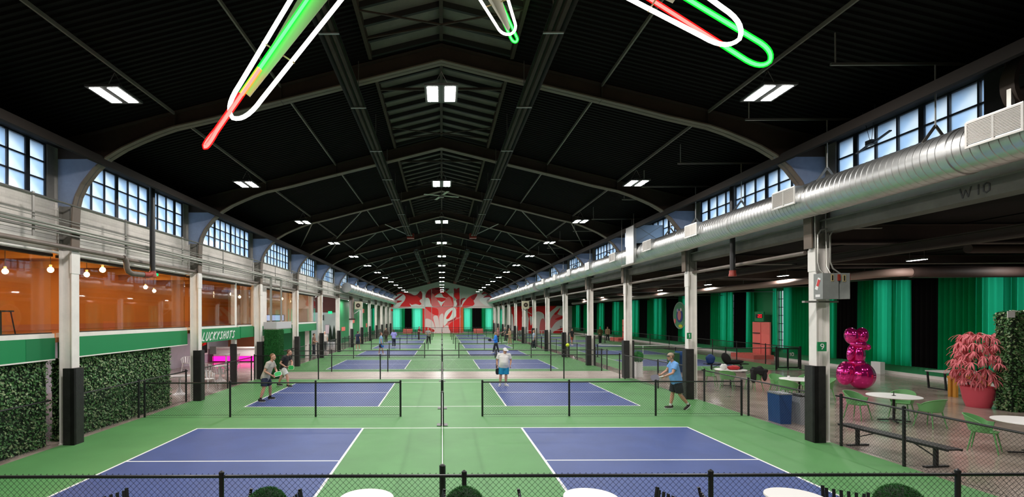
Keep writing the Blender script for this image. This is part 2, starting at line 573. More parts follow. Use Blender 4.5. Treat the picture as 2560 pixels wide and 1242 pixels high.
# right spandrel: concrete beam below the white strip, with the stencilled mark
beam = MB().box(9.12, 9.5, Y0, YEND, 5.02, 5.31)
beam.build('spandrel_beam', mat('spandrel_concrete', (0.12, 0.115, 0.10), 0.7, noise=0.25, nscale=1.5), wr)
MB().box(9.09, 9.5, Y0, YEND, 5.29, 5.325).build('spandrel_lip', M['upcol'], wr)
def strokes(polys, w, P, m, name, parent, th=0.004):
    """brush lettering: polylines in letter space -> thin slabs; P maps (u,v) to a point, with its normal"""
    b = MB(); kk = 0
    for pl in polys:
        for (a, c) in zip(pl[:-1], pl[1:]):
            kk += 1
            p, q = Vector(P(*a, kk*.02)), Vector(P(*c, kk*.02))
            nrm = Vector(P(0, 0, 1)) - Vector(P(0, 0, 0))
            nrm.normalize()
            d = (q-p).normalized()
            s = d.cross(nrm)*w/2
            e = d*w*.35
            b.add([p-e-s, p-e+s, q+e+s, q+e-s] + [x + nrm*th for x in (p-e-s, p-e+s, q+e+s, q+e-s)],
                  [(0,1,2,3),(7,6,5,4),(0,4,5,1),(1,5,6,2),(2,6,7,3),(3,7,4,0)])
    return b.build(name, m, parent)
# W 1 0 stencil, read from the hall (u runs towards the viewer = -y)
strokes([[(0,.2),(.05,0),(.1,.15),(.15,0),(.2,.2)], [(.33,.2),(.33,0)], [(.42,.17),(.47,.2),(.52,.17),(.52,.04),(.47,0),(.42,.04),(.42,.17)]],
        .022, lambda u, v, n=0: (9.12-n*.01-.002, 8.62-u*.9, 5.09+v*.8), M['blacklab'], 'stencil_mark', wr)

# ---- clerestory windows
pane_src = None
def window(num, s, ya, yb, single):
    global pane_src
    W = yb - ya
    cw = W/11
    f = MB()
    for c in range(12):
        t = .11 if c in (1, 4, 7, 10) else (.07 if c in (0, 11) else .032)
        f.box(*sorted((s*9.36, s*9.44)), ya+c*cw-t/2, ya+c*cw+t/2, 5.885, 7.15)
    for z in (5.90, 6.30, 6.715, 7.135):
        f.box(*sorted((s*9.37, s*9.43)), ya, yb, z-.015, z+.015)
    w = struct(f.build('window_%d' % num, M['frame_win']))
    if single:
        for c in range(11):
            for r in range(3):
                y = ya+(c+.5)*cw; z = 6.095+r*.415
                if pane_src is None:
                    pane_src = MB().box(-.004, .004, -cw/2+.03, cw/2-.03, -.185, .185).build('pane', M['pane'], w, world=False)
                    pane_src.location = (s*9.40, y, z)
                else: dup_mesh(pane_src, 'pane', (s*9.40, y, z), w)
    else:
        p = MB()
        for c in range(11):
            for r in range(3):
                p.box(s*9.396, s*9.404, ya+c*cw+.03, ya+(c+1)*cw-.03, 5.91+r*.415, 6.28+r*.415)
        tag(p.build('pane_sheet', M['pane'], w), kind='stuff')
n = 1
for k in range(-1, 13):
    ya = (YT[0]-6.1 if k < 0 else YT[k])+.25
    for s in (-1, 1):
        window(n, s, ya, ya+5.6, k < 3)
        n += 1
for s, w in ((-1, wl), (1, wr)):
    jb = MB()
    for k in range(-1, 13):
        y = YT[0]-6.1 if k < 0 else YT[k]
        jb.box(*sorted((s*9.33, s*9.48)), y-.25, y+.25, 5.85, 7.15)
    jb.box(*sorted((s*9.33, s*9.48)), Y0, YT[0]-6.1+.25, 5.85, 7.15)
    jb.build('window_jamb', M['upcol'], w)

# ---- roof deck with pressed ribs, monitor along the ridge, purlins
def deck(x0, x1):
    b = MB()
    prof = []
    y = Y0
    while y < 88.3:
        prof += [(y, 0), (y+.055, 0), (y+.075, .04), (y+.13, .04)]
        y += .15
    vs = []
    for yy, dz in prof:
        vs += [(x0, yy, roof_z(x0)+dz), (x1, yy, roof_z(x1)+dz)]
    b.add(vs, [(2*i, 2*i+1, 2*i+3, 2*i+2) for i in range(len(prof)-1)])
    return b
ceil = struct(deck(1.65, 9.6).build('ceiling', M['deck']))
deck(-9.6, -1.65).build('roof_deck', M['deck'], ceil)
MB().box(-9.7, 9.7, Y0, 88.35, 10.75, 10.8).build('roof_cover', M['dark'], ceil)
for s in (-1, 1):
    MB().add([(s*9.6, Y0, 7.1), (s*9.6, 88.35, 7.1), (s*9.6, 88.35, 10.8), (s*9.6, Y0, 10.8)], [(0,1,2,3)]).build('roof_skirt', M['dark'], ceil)
MONE = []
for k in range(-1, 13):
    ya = (YT[0]-6.1 if k < 0 else YT[k])+.36
    yb = ya+5.38 if k < 12 else YEND-.1
    m = MB()
    for s in (-1, 1):
        m.box(*sorted((s*1.62, s*1.70)), ya, yb, roof_z(1.65)-.12, 9.27)
    for y in (ya, yb):
        m.prism([(-1.65, 9.15), (0, 9.56), (1.65, 9.15), (1.65, 9.24), (0, 9.66), (-1.65, 9.24)], y-.03, y+.03)
    m.box(-.04, .04, ya, yb, 9.50, 9.66)
    mo = m.build('monitor_bay', M['frame_dark'], ceil)
    for s in (-1, 1):
        nr = 9
        for i in range(nr):
            y0 = ya+(yb-ya)*i/nr; y1 = ya+(yb-ya)*(i+1)/nr
            if k < 4:
                MB().add([(0, y0, 9.66), (s*1.65, y0, 9.25), (s*1.65, y1, 9.25), (0, y1, 9.66), (0, y0, 9.69), (s*1.65, y0, 9.28), (s*1.65, y1, 9.28), (0, y1, 9.69)],
                         [(0,1,2,3),(7,6,5,4),(0,4,5,1),(1,5,6,2),(2,6,7,3),(3,7,4,0)]).build('roof_panel', M['mon_panel'], mo)
            MB().bar((0, y1, 9.60), (s*1.65, y1, 9.19), .07, .12).build('rafter', M['rafter'], mo)
        if k >= 4:
            MB().add([(0, ya, 9.66), (s*1.65, ya, 9.25), (s*1.65, yb, 9.25), (0, yb, 9.66)], [(0,1,2,3)]).build('roof_sheet', M['mon_panel'], mo)
    br = MB()
    br.bar((-1.65, ya+.9, 9.12), (1.65, ya+.9, 9.12), .06, .06)
    br.bar((-1.65, ya+3.6, 9.12), (1.65, ya+4.6, 9.12), .03, .03)
    br.bar((-1.65, ya+4.6, 9.12), (1.65, ya+3.6, 9.12), .03, .03)
    br.build('tie_bar', M['frame_dark'], mo)
    # infill strip of deck over the frame
    MB().prism([(-1.72, 9.17), (0, 9.6), (1.72, 9.17), (1.72, 9.24), (0, 9.67), (-1.72, 9.24)], yb, min(yb+.72, YEND)).build('deck_strip', M['deck'], ceil)
    for s in (-1, 1):
        for x in (3.85, 6.4):
            z = roof_z(x)
            MB().bar((s*x, ya-.25, z-.1), (s*x, yb+.25, z-.07), .035, .07).build('purlin', M['purlin'], ceil)
    if k in (2, 3, 5):
        for s in (-1, 1):
            MB().bar((s*3.85, ya, roof_z(3.85)-.2), (s*6.4, yb, roof_z(6.4)-.2), .05, .05).build('brace_rod', M['purlin'], ceil)
            MB().bar((s*6.4, ya, roof_z(6.4)-.2), (s*8.6, yb, roof_z(8.6)-.2), .05, .05).build('brace_rod', M['purlin'], ceil)
for s in (-1, 1):
    MB().bar((s*8.12, Y0, 6.79), (s*8.12, YEND, 6.79), .10, .19).build('eave_strut', mat('eave_strut_steel', (0.014, 0.010, 0.008), 0.8, spec=0.2), ceil)
    MB().add([(s*8.1, Y0, 6.88), (s*8.1, YEND, 6.88), (s*9.32, YEND, 7.15), (s*9.32, Y0, 7.15)], [(0,1,2,3)]).build('eave_soffit', M['deck'], ceil)

# ---- rigid frames
CURVE = [(8.85,4.65),(8.84,5.3),(8.82,5.7),(8.76,5.95),(8.62,6.24),(8.35,6.58),(8.03,6.87),(7.65,7.1),(7.3,7.26),(6.87,7.44),(6.44,7.59),
         (5.9,7.71),(5.42,7.82),(4.5,8.06),(1.6,8.77),(0,9.17)]
def make_frame():
    t = thing('roof_frame', '', 'roof beam', (0,0,0))
    for s in (-1, 1):
        web = MB(); gus = MB(); fla = MB(); top = MB()
        for (x0, z0), (x1, z1) in zip(CURVE[:-1], CURVE[1:]):
            dx, dz = x1-x0, z1-z0
            L = math.hypot(dx, dz)
            nx, nz = -dz/L*.03, dx/L*.03
            fla.prism([(s*x0, z0), (s*x1, z1), (s*(x1-nx), z1-nz), (s*(x0-nx), z0-nz)], -.13, .13)
            if z0 > 5.69:
                if x1 > 8.0:
                    gus.prism([(s*x0, z0), (s*x1, z1), (s*9.27, z1), (s*9.27, z0)], -.012, .012)
                else:
                    web.prism([(s*x0, z0), (s*x1, z1), (s*x1, roof_z(x1)-.03), (s*x0, roof_z(x0)-.03)], -.012, .012)
        web.prism([(s*8.03, 6.87), (s*9.27, 6.87), (s*9.27, roof_z(9.27)-.03), (s*8.03, roof_z(8.03)-.03)], -.012, .012)
        top.bar((0, 0, 9.565), (s*9.27, 0, roof_z(9.27)-.035), .26, .025, up=(0,0,1))
        for x in (3.85, 6.4):
            z0 = 8.06+(4.5-x)*.245 if x < 4.5 else 7.6
            top.box(s*x-.01, s*x+.01, -.12, .12, z0, roof_z(x)-.05)
        web.build('web', M['frame_dark'], t); gus.build('gusset', M['gusset'], t)
        fla.build('bottom_flange', M['flange'], t); top.build('top_flange', M['frame_dark'], t)
    return t
fr = make_frame()
for k, y in enumerate(YT):
    put(fr, (0, y, 0), 0, 'dark arched steel roof frame spanning the hall, %s from the camera' % ORD[k])

# ---- columns: H section, white to 4.65 m, bare steel above, black pad low down on the hall side
def make_column(s, white_to=4.65, both=False):
    t = thing('steel_column', '', 'column', (0,0,0))
    xi, xo = (8.96, 9.28) if s > 0 else (-8.86, -9.17)
    hw = .12
    for zz0, zz1, m, nm in ((0, white_to, M['white'], 'white_shaft'), (white_to, 5.72, M['upcol'], 'bare_shaft')):
        b = MB()
        b.box(*sorted((xi, xi+s*.022)), -hw, hw, zz0, zz1)
        b.box(*sorted((xo, xo-s*.022)), -hw, hw, zz0, zz1)
        b.box(*sorted((xi+s*.02, xo-s*.02)), -.03, .03, zz0, zz1)
        b.build(nm, m, t)
    MB().box(*sorted((xi-s*.012, xi+s*.036)), -hw-.015, hw+.015, 4.1, 4.62).build('splice_plate', M['white'], t)
    MB().box(*sorted((xi-s*.004, xo+s*.004)), -hw-.02, hw+.02, 0, .02).build('base_plate', M['white'], t)
    p = MB()
    p.box(*sorted((xi-s*.10, xi-s*.002)), -.19, .13, 0.0, 1.83)
    p.box(*sorted((xi-s*.10, xi+s*.17)), -.19, -.125, 0.0, 1.83)
    p.build('pad', M['pad'], t)
    if both:
        MB().box(*sorted((xo+s*.002, xo+s*.1)), -.14, .14, 0.0, 1.83).build('pad', M['pad'], t)
    return t
cl, cr, crb = make_column(-1), make_column(1), make_column(1, both=True)
for k, y in enumerate(YT):
    put(cl, (0, y, 0), 0, 'white steel column with black pad, %s from the camera in the left row' % ORD[k])
    put(crb if k >= 2 else cr, (0, y, 0), 0, 'white steel column with black pad, %s from the camera in the right row' % ORD[k])
# the slimmer post between the second and third left columns
t = thing('steel_post', 'slim white post with black pad beside the LUCKYSHOTS lettering', 'column', (-9.4, 22.2, 0))
MB().box(-9.52, -9.34, 22.1, 22.3, 0, 4.65).build('shaft', M['white'], t)
MB().box(-9.30, -9.05, 20.98, 21.3, 0.02, 1.75).build('pad', M['pad'], t) if False else None
MB().box(-9.52, -9.25, 21.99, 22.09, 0.0, 1.83).build('pad', M['pad'], t)
# ================================================================ hall lamps
def make_lamp():
    t = thing('high_bay_lamp', '', 'ceiling lamp', (0,0,0))
    MB().box(-.30, .30, -.36, .36, .03, .07).box(-.1, .1, -.15, .15, .07, .16).build('housing', M['housing'], t)
    for x in (-.16, .16):
        MB().quad((x-.095, -.3, .028), (x-.095, .3, .028), (x+.095, .3, .028), (x+.095, -.3, .028)).build('led_panel', M['led'], t)
    MB().tube([(-.2, 0, .07), (0, 0, .45)], .006, 5).tube([(.2, 0, .07), (0, 0, .45)], .006, 5).build('hanger', M['strut'], t)
    return t
lp = make_lamp()
for k, y in enumerate(YL):
    for x, nm in ((-6, 'left'), (0, 'middle'), (6, 'right')):
        o = put(lp, (x, y, 7.09), 0, 'bright twin-panel high-bay lamp, %s from the camera in the %s row' % (ORD[k], nm))
        o['group'] = 'high-bay lamps of the hall'
def make_fan():
    t = thing('ceiling_fan', '', 'fan')
    MB().lathe([(.001, -.09), (.09, -.07), (.1, 0), (.05, .06), (.001, .06)], (0, 0, 0), 14).build('motor', M['strut'], t, smooth=True)
    MB().tube([(0, 0, .05), (0, 0, 1.5)], .012, 6).build('down_rod', M['strut'], t)
    for i in range(4):
        a = R(20+90*i)
        MB().bar((math.cos(a)*.08, math.sin(a)*.08, 0), (math.cos(a)*.7, math.sin(a)*.7, 0), .11, .012).build('blade', M['conduit'], t)
    return t
cf = make_fan()
for i, y in enumerate((18.6, 30.8, 43)):
    put(cf, (0, y, 7.62), R(11*i), 'small four-blade ceiling fan under the ridge, %s from the camera' % ORD[i])['group'] = 'ridge fans'
t = thing('window_fan', 'small dark fan hanging in front of the right clerestory window', 'fan', (8.85, 10.1, 6.6))
MB().cbox(8.85, 10.1, 6.6, .12, .14, .09).build('motor', M['frame_win'], t)
MB().bar((8.85, 10.05, 6.57), (8.8, 9.6, 6.66), .05, .02).build('blade', M['frame_win'], t)
MB().bar((8.85, 10.15, 6.57), (8.9, 10.5, 6.5), .05, .02).build('blade', M['frame_win'], t)
MB().tube([(8.85, 10.08, 6.64), (8.85, 10.0, 7.34)], .006, 4).tube([(8.85, 10.12, 6.64), (8.85, 10.3, 7.3)], .006, 4).build('cord', M['frame_win'], t)
# ---------------------------------------------------------------- radiant tube heaters under the ridge
def heater(s, y0, y1, label):
    x = s*1.96
    t = thing('tube_heater', label, 'heater', (x, y0, 8.05))
    h = MB()
    h.add([(x-.19, y0, 7.98), (x-.11, y0, 8.17), (x+.11, y0, 8.17), (x+.19, y0, 7.98),
           (x-.19, y1, 7.98), (x-.11, y1, 8.17), (x+.11, y1, 8.17), (x+.19, y1, 7.98)], [(0,1,5,4),(1,2,6,5),(2,3,7,6)])
    h.build('reflector', mat('dull_reflector', (0.09, 0.088, 0.084), 0.45, metal=0.6), t)
    MB().tube([(x-.07, y0, 8.05), (x-.07, y1, 8.05)], .05, 8).build('burner_tube', M['frame_dark'], t)
    MB().tube([(x+.07, y0, 8.05), (x+.07, y1, 8.05)], .05, 8).build('return_tube', M['frame_dark'], t)
    MB().box(x-.22, x+.22, y1, y1+.45, 7.93, 8.22).build('burner_box', M['redfit'], t)
    r = MB()
    y = y0+1.5
    while y < y1:
        r.tube([(x, y, 8.17), (x, y, roof_z(x)-.02)], .008, 4)
        y += 3.05
    r.build('hanger_rod', M['strut'], t)
    b = MB()
    y = y0+1.5
    while y < y1:
        b.cbox(x, y, 7.985, .36, .04, .02)
        y += 3.05
    b.build('bracket', M['conduit'], t)
    MB().tube([(x+s*.2, y1-.4, 8.1), (x+s*1.4, y1-1.6, 8.5)], .03, 6).build('stay_pipe', M['conduit'], t)
heater(-1, 4.0, 30.6, 'long dark tube heater with red end box, near left of the ridge')
heater(1, 4.0, 30.6, 'long dark tube heater with red end box, near right of the ridge')
heater(-1, 37.5, 73, 'far tube heater left of the ridge above the distant courts')
heater(1, 37.5, 73, 'far tube heater right of the ridge above the distant courts')

# ---------------------------------------------------------------- chain-link fences
def fence(p0, p1, h, posts, label, pitch=.075, wire=.0021, top_over=0.0, group=None, post_r=.03, rail_r=.021, name='chain_link_fence'):
    """straight fence from p0 to p1 (2D); posts = distances from p0"""
    p0, p1 = Vector((*p0, 0)), Vector((*p1, 0))
    d = p1-p0; L = d.length; d.normalize()
    nrm = Vector((-d.y, d.x, 0))
    t = thing(name, label, 'fence', p0, group)
    MB().tube([p0+Vector((0,0,h)), p1+Vector((0,0,h))], rail_r, 8).build('top_rail', M['black'], t, smooth=True)
    MB().tube([p0+Vector((0,0,.06)), p1+Vector((0,0,.06))], .004, 4).build('bottom_wire', M['black'], t)
    pm = None
    for u in posts:
        q = p0+d*u
        if pm is None:
            pm = MB().lathe([(post_r, 0), (post_r, h+.03), (post_r*1.15, h+.03), (post_r*1.1, h+.055), (.004, h+.075)], q, 10).build('post', M['black'], t, smooth=True)
            q0 = q
        else: dup_mesh(pm, 'post', q-q0, t)
    b = MB()
    z0, z1 = .03, h-.005+top_over
    H = z1-z0
    u = -H
    fam = nrm*(rail_r+.004)
    while u < L:
        for sg in (1, -1):
            a, c = u, u+H
            ua, uc = max(a, 0), min(c, L)
            if uc-ua > .01:
                if sg > 0: za, zc = z0+(ua-a), z0+(uc-a)
                else: za, zc = z1-(ua-a), z1-(uc-a)
                off = fam + nrm*(.002*sg)
                A = p0+d*ua+off+Vector((0,0,za)); C = p0+d*uc+off+Vector((0,0,zc))
                e1 = nrm*wire; e2 = (C-A).normalized().cross(nrm)*wire
                vs = [A+e1, A-e1*.5+e2*.87, A-e1*.5-e2*.87, C+e1, C-e1*.5+e2*.87, C-e1*.5-e2*.87]
                b.add(vs, [(0,1,4,3),(1,2,5,4),(2,0,3,5)])
        u += pitch
    o = b.build('chain_link_mesh', M['black'], t)
    o['kind'] = 'stuff'
    return t
fence((-9.6, 6.12), (10.6, 6.09), 1.06, [3.9+.07, 6.845, 9.87, 12.94, 16.01, .9, 19.1], 'long black chain-link fence in the foreground across the whole view', wire=.0023, top_over=.035)
def dividers(y, nth):
    fence((-9.05, y), (-1.27, y), 1.04, [0, 2.6, 5.2, 7.78], 'low black divider fence left of the net, %s from the camera' % nth, group='divider fences between courts')
    fence((1.22, y), (9.1, y), 1.04, [0, 2.64, 5.27, 7.88], 'low black divider fence right of the net, %s from the camera' % nth, group='divider fences between courts')
for y, nth in ((14.9, 'first'), (35.7, 'second'), (44.7, 'third'), (53.7, 'fourth'), (62.7, 'fifth'), (71.8, 'sixth')):
    dividers(y, nth)
fence((-9.1, 23.75), (8.65, 23.75), 1.16, [0, 3.1, 6.1, 9.1, 15.0, 17.7], 'taller black fence along the near edge of the concrete walkway', group='walkway fences')
fence((-9.1, 27.05), (8.9, 27.05), 1.16, [0, 3.0, 6.1, 9.1, 12.1, 15.1, 17.9], 'taller black fence along the far edge of the concrete walkway', group='walkway fences')
fence((-9.1, 84.0), (9.1, 84.0), 1.1, [0, 3, 6, 9.1, 12, 15, 18.1], 'last black fence in front of the red mural')
# along the sides
fence((-9.2, 7.2), (-9.2, 11.5), 1.10, [0.6], 'side fence in front of the ivy wall, before the first left column')
fence((-9.2, 12.1), (-9.2, 17.7), 1.10, [2.75, 5.5], 'side fence in front of the ivy wall, after the first left column')
fence((-9.15, 18.3), (-9.15, 23.6), 1.10, [2.6, 5.2], 'side fence between second left column and walkway')
fence((9.28, 7.4), (9.28, 11.55), 1.15, [2.45, 4.0], 'side fence in front of the black bench')
fence((9.28, 12.15), (9.28, 17.5), 1.10, [2.7, 5.2], 'side fence in front of the blue and grey bins')
fence((9.2, 18.5), (8.75, 23.6), 1.15, [2.0, 5.0], 'side fence running from second right column to walkway')
for k in range(3, 11):
    fence((-9.12, YT[k]-2.7), (-9.12, YT[k]+2.9), 1.1, [0.2, 2.3, 3.4], 'left side fence along the far courts, %s stretch' % ORD[k-3], pitch=.1, group='left side fences')
    fence((9.3, YT[k]-2.7), (9.3, YT[k]+2.9), 1.1, [0.2, 2.3, 3.4], 'right side fence along the far courts, %s stretch' % ORD[k-3], pitch=.1, group='right side fences')

# ---------------------------------------------------------------- nets
def net(y0, y1, x, label, across=False, x1=None):
    """posts, woven net, white tape; across -> the net runs along x"""
    t = thing('court_net', label, 'net', (x, y0, 0), 'pickleball nets')
    def P(u, z, o=0): return (x+u, y0+o, z) if across else (x+o, y0+u, z)
    L = (x1-x) if across else (y1-y0)
    for u in (0, L):
        a = P(u, 0)
        MB().lathe([(.045, 0), (.045, .93), (.02, .95), (.003, .95)], a, 10).build('post', M['black'], t, smooth=True)
        MB().cbox(a[0], a[1], .01, .3, .3, .02).build('foot', M['black'], t)
    n = 12
    def sag(i): return .915-.05*math.sin(PI*i/n)
    b = MB(); c = MB()
    for i in range(n):
        u0, u1 = .05+(L-.1)*i/n, .05+(L-.1)*(i+1)/n
        b.bar(P(u0, sag(i)-.025), P(u1, sag(i+1)-.025), .012, .055)
    b.build('tape', M['tape'], t)
    u = .06
    while u < L-.05:
        c.bar(P(u, .03), P(u, .88), .003); u += .05 if not across else .06
    z = .05
    while z < .86:
        c.bar(P(.05, z), P(L-.05, z), .003); z += .05
    o = c.build('net_mesh', M['netcord'], t); o['kind'] = 'stuff'
    m_ = P(L/2, .44)
    MB().cbox(m_[0], m_[1], .44, .05 if across else .012, .012 if across else .05, .82).build('centre_strap', M['tape'], t)
for i, y in enumerate(COURTS):
    net(y-.33, y+6.43, 0, 'black net with white tape on the centre line, %s court from the camera' % ORD[i])
for i, y in enumerate(RCOURTS):
    net(y+6.7, 0, 11.45, 'white-taped net across the %s court of the right aisle' % ORD[i], True, 18.15)

# ---------------------------------------------------------------- neon spikes hung from the ridge
def frame_of(C, T, hint):
    a = (T-C).normalized()
    w = (hint - a*hint.dot(a)).normalized()
    return a, w, a.cross(w).normalized()
def bez(a, c, b, n=8):
    a, c, b = Vector(a), Vector(c), Vector(b)
    return [(1-t)**2*a + 2*t*(1-t)*c + t*t*b for t in [i/n for i in range(n+1)]]
def spike(C, T, hint, label, body_end, inner, split, hub=1.2):
    """body beam, white loop around it, narrow inner loop half red, half green"""
    C, T = Vector(C), Vector(T)
    L = (T-C).length
    a, w, v = frame_of(C, T, Vector(hint))
    t = thing('neon_spike', label, 'neon light', C, 'neon star hanging from the roof')
    def P(u, p, q): return C + a*u + w*p + v*q
    r = .025
    # tapered three-sided steel body
    be = L*body_end
    b = MB()
    h0, h1 = .34, .04
    ring0 = [P(.1, -h0, -.07), P(.1, h0, -.07), P(.1, 0, h0*1.1)]
    ring1 = [P(be, -h1, -.02), P(be, h1, -.02), P(be, 0, h1)]
    b.add(ring0+ring1, [(0,1,4,3),(1,2,5,4),(2,0,3,5),(2,1,0),(3,4,5)])
    b.build('steel_body', M['nbody'], t)
    # white loop in the (a, v') plane
    e = L-.62
    wd, w1 = .40, .165
    left = [P(hub*.2, -wd, .0), P(e-.2, -w1, .0)]
    pts = left + bez(P(e-.2, -w1, 0), P(e+.12, -w1*.98, 0), P(e+.16, 0, 0), 7)[1:] + bez(P(e+.16, 0, 0), P(e+.12, w1*.98, 0), P(e-.2, w1, 0), 7)[1:] + [P(hub*.2, wd, 0)]
    MB().tube(pts, r, 8).build('white_tube', M['nw'], t, smooth=True)
    # inner narrow loop, set off the body, in the plane of q
    iw = inner
    s0 = L*split[0]; s1 = L*split[1]
    q0 = -.1
    def I(u, sgn):
        k = u/L
        return P(u, sgn*iw*(.5+.5*k)*.5, q0 + sgn*.03)
    def seg(lo, hi, sgn): return [I(lo+(hi-lo)*i/4, sgn) for i in range(5)]
    tip = bez(I(L-.22, -1), P(L-.02, -iw*.5, q0), P(L, 0, q0), 6) + bez(P(L, 0, q0), P(L-.02, iw*.5, q0), I(L-.22, 1), 6)[1:]
    for nm, path, key in (('near_tube', seg(.3, s0, -1), split[2]), ('tip_tube', seg(s0, L-.22, -1)+tip[1:], split[3]), ('return_tip_tube', seg(s1, L-.22, 1), split[3]), ('return_tube', seg(.3, s1, 1), split[4])):
        glow = MB().tube(path, r*1.25, 10).build(nm, M[key+'j'], t, smooth=True)
        MB().tube(path, r*.66, 8).build('glowing_core', M[key], glow, smooth=True)
    # standoffs
    k = MB()
    for u in (L*.3, L*.68):
        ww = wd+(w1-wd)*u/L
        k.bar(P(u, -ww, 0), P(u, -.05, 0), .014).bar(P(u, ww, 0), P(u, .05, 0), .014)
        k.cbox(*P(u, -ww*.9, .0), .03, .03, .03).cbox(*P(u, ww*.9, 0), .03, .03, .03)
    k.build('standoff', M['yellowlab'], t)
    return t
HUB = (-.2, 5.65, 8.5)
spike(HUB, (-2.67, 5.65, 4.965), (-0.82, .12, .57), 'big neon spike at upper left with red tip and green upper tube', .82, .06, (.75, .83, 'ng', 'nr', 'ng'))
spike(HUB, (1.5, 9.8, 8.43), (1, -.4, .1), 'small neon spike near the ridge with green tip', .86, .13, (.8, .5, 'nr', 'ng', 'ng'))
spike(HUB, (3.83, 5.65, 5.99), (.35, -.35, .87), 'big neon spike at upper right with green rounded tip', .72, .20, (.88, .6, 'nr', 'ng', 'ng'))
t = thing('neon_hub', 'steel hub of the neon star under the ridge', 'neon light', HUB, 'neon star hanging from the roof')
MB().ell(HUB, (.3, .3, .3), 12, 8).build('hub_ball', M['nbody'], t, smooth=True)
MB().tube([HUB, (HUB[0], HUB[1], 9.5)], .02, 6).build('hanger_rod', M['strut'], t)
# ================================================================ right side: ducts and roof-level kit
def duct(x, z, r, y0, y1, label, ribs_to, cap=False):
    t = thing('spiral_duct', label, 'duct', (x, y0, z))
    prof = []
    y = y0
    while y < min(ribs_to, y1)-.13:
        prof += [(r, y), (r, y+.105), (r+.007, y+.112), (r+.007, y+.124)]
        y += .13
    while y < y1-1.5:
        prof += [(r, y), (r, y+1.42), (r+.012, y+1.44), (r+.012, y+1.48)]
        y += 1.5
    prof.append((r, y1))
    MB().lathe([(q, h-0) for q, h in prof], (x, 0, z), 32, axis='y').build('shell', M['galv'], t, smooth=True)
    yy = y0+2.4
    cs = None
    while yy < y1:
        if cs is None:
            cs = MB().lathe([(r, yy-.05), (r+.017, yy-.04), (r+.017, yy+.04), (r, yy+.05)], (x, 0, z), 32, axis='y').build('joint_collar', M['galv'], t, smooth=True)
            c0 = yy
        else: dup_mesh(cs, 'joint_collar', (0, yy-c0, 0), t)
        yy += 3.05
    e = MB()
    e.lathe([(.001, y0), (r*1.02, y0), (r*1.02, y0+.08), (r, y0+.1)], (x, 0, z), 32, axis='y')
    e.build('end_cap', M['galv'], t, smooth=True)
    e = MB().lathe([(r, y1-.1), (r*1.02, y1-.08), (r*1.02, y1), (.001, y1)], (x, 0, z), 32, axis='y').build('end_cap', M['galv'], t, smooth=True)
    return t
dz = 5.70
dr = duct(8.5, dz, .375, 2.5, 42.6, 'long shiny spiral duct along the right columns', 25)
df = duct(8.42, dz-.05, .43, 43.2, 87.5, 'far spiral duct on the right, with capped end showing', 0)
dl = duct(-8.42, dz-.1, .43, 43.2, 87.5, 'far spiral duct on the left, starting halfway down the hall', 0)
RS = None
def register(y, parent, s=1, near=True):
    """double supply grille on a stub box"""
    x = s*8.05
    b = MB()
    b.box(*sorted((x, s*8.4)), y-.37, y+.37, 5.62, 6.0)
    r = b.build('supply_register', M['galv'], parent)
    f = MB()
    xf = x-s*.012
    for (a, c, z0, z1) in ((-.38,.38,5.955,5.985), (-.38,.38,5.59,5.62), (-.38,-.35,5.62,5.955), (.35,.38,5.62,5.955), (-.015,.015,5.62,5.955)):
        f.box(*sorted((xf, xf+s*.02)), y+a, y+c, z0, z1)
    f.build('grille_frame', M['grille'], r)
    MB().box(*sorted((xf+s*.013, xf+s*.016)), y-.35, y+.35, 5.64, 5.975).build('grille_void', M['dark'], r)
    if near:
        sl = MB()
        z = 5.65
        while z < 5.97:
            sl.add([(xf, y-.35, z), (xf+s*.012, y-.35, z+.016), (xf+s*.012, y+.35, z+.016), (xf, y+.35, z)], [(0,1,2,3)])
            sl.add([(xf, y-.35, z), (xf, y+.35, z), (xf, y+.35, z-.004), (xf, y-.35, z-.004)], [(0,1,2,3)])
            z += .022
        o = sl.build('grille_louvers', M['grille'], r)
        o['kind'] = 'stuff'
for y in (7.15, 11.55, 15.85, 19.25, 23.2, 27.2, 31.2, 35.2, 39.2): register(y, dr, 1, y < 24)
for y in (47, 52, 57, 62, 67, 72): register(y, df, 1, False); register(y, dl, -1, False)
for i, y in enumerate((8.43, 10.8, 13.9, 16.4, 18.2, 21.9, 25.0, 28.1, 31.2, 34.3)):
    t = thing('duct_hanger', 'zinc trapeze hanger holding the right spiral duct, %s from the camera' % ORD[i], 'hanger', (8.5, y, 7.36), 'duct hangers')
    MB().box(6.7, 9.32, y-.02, y+.02, 7.34, 7.38).build('strut_channel', M['strut'], t)
    MB().tube([(6.78, y, 7.36), (6.78, y, roof_z(6.78))], .012, 6).build('threaded_rod', M['conduit'], t)
    MB().tube([(8.5, y, 7.36), (8.5, y, 6.28)], .012, 6).build('threaded_rod', M['conduit'], t)
    MB().bar((8.5, y, 6.3), (8.28, y, 6.0), .05, .012, up=(0,1,0)).bar((8.5, y, 6.3), (8.72, y, 6.0), .05, .012, up=(0,1,0)).build('strap', M['strut'], t)
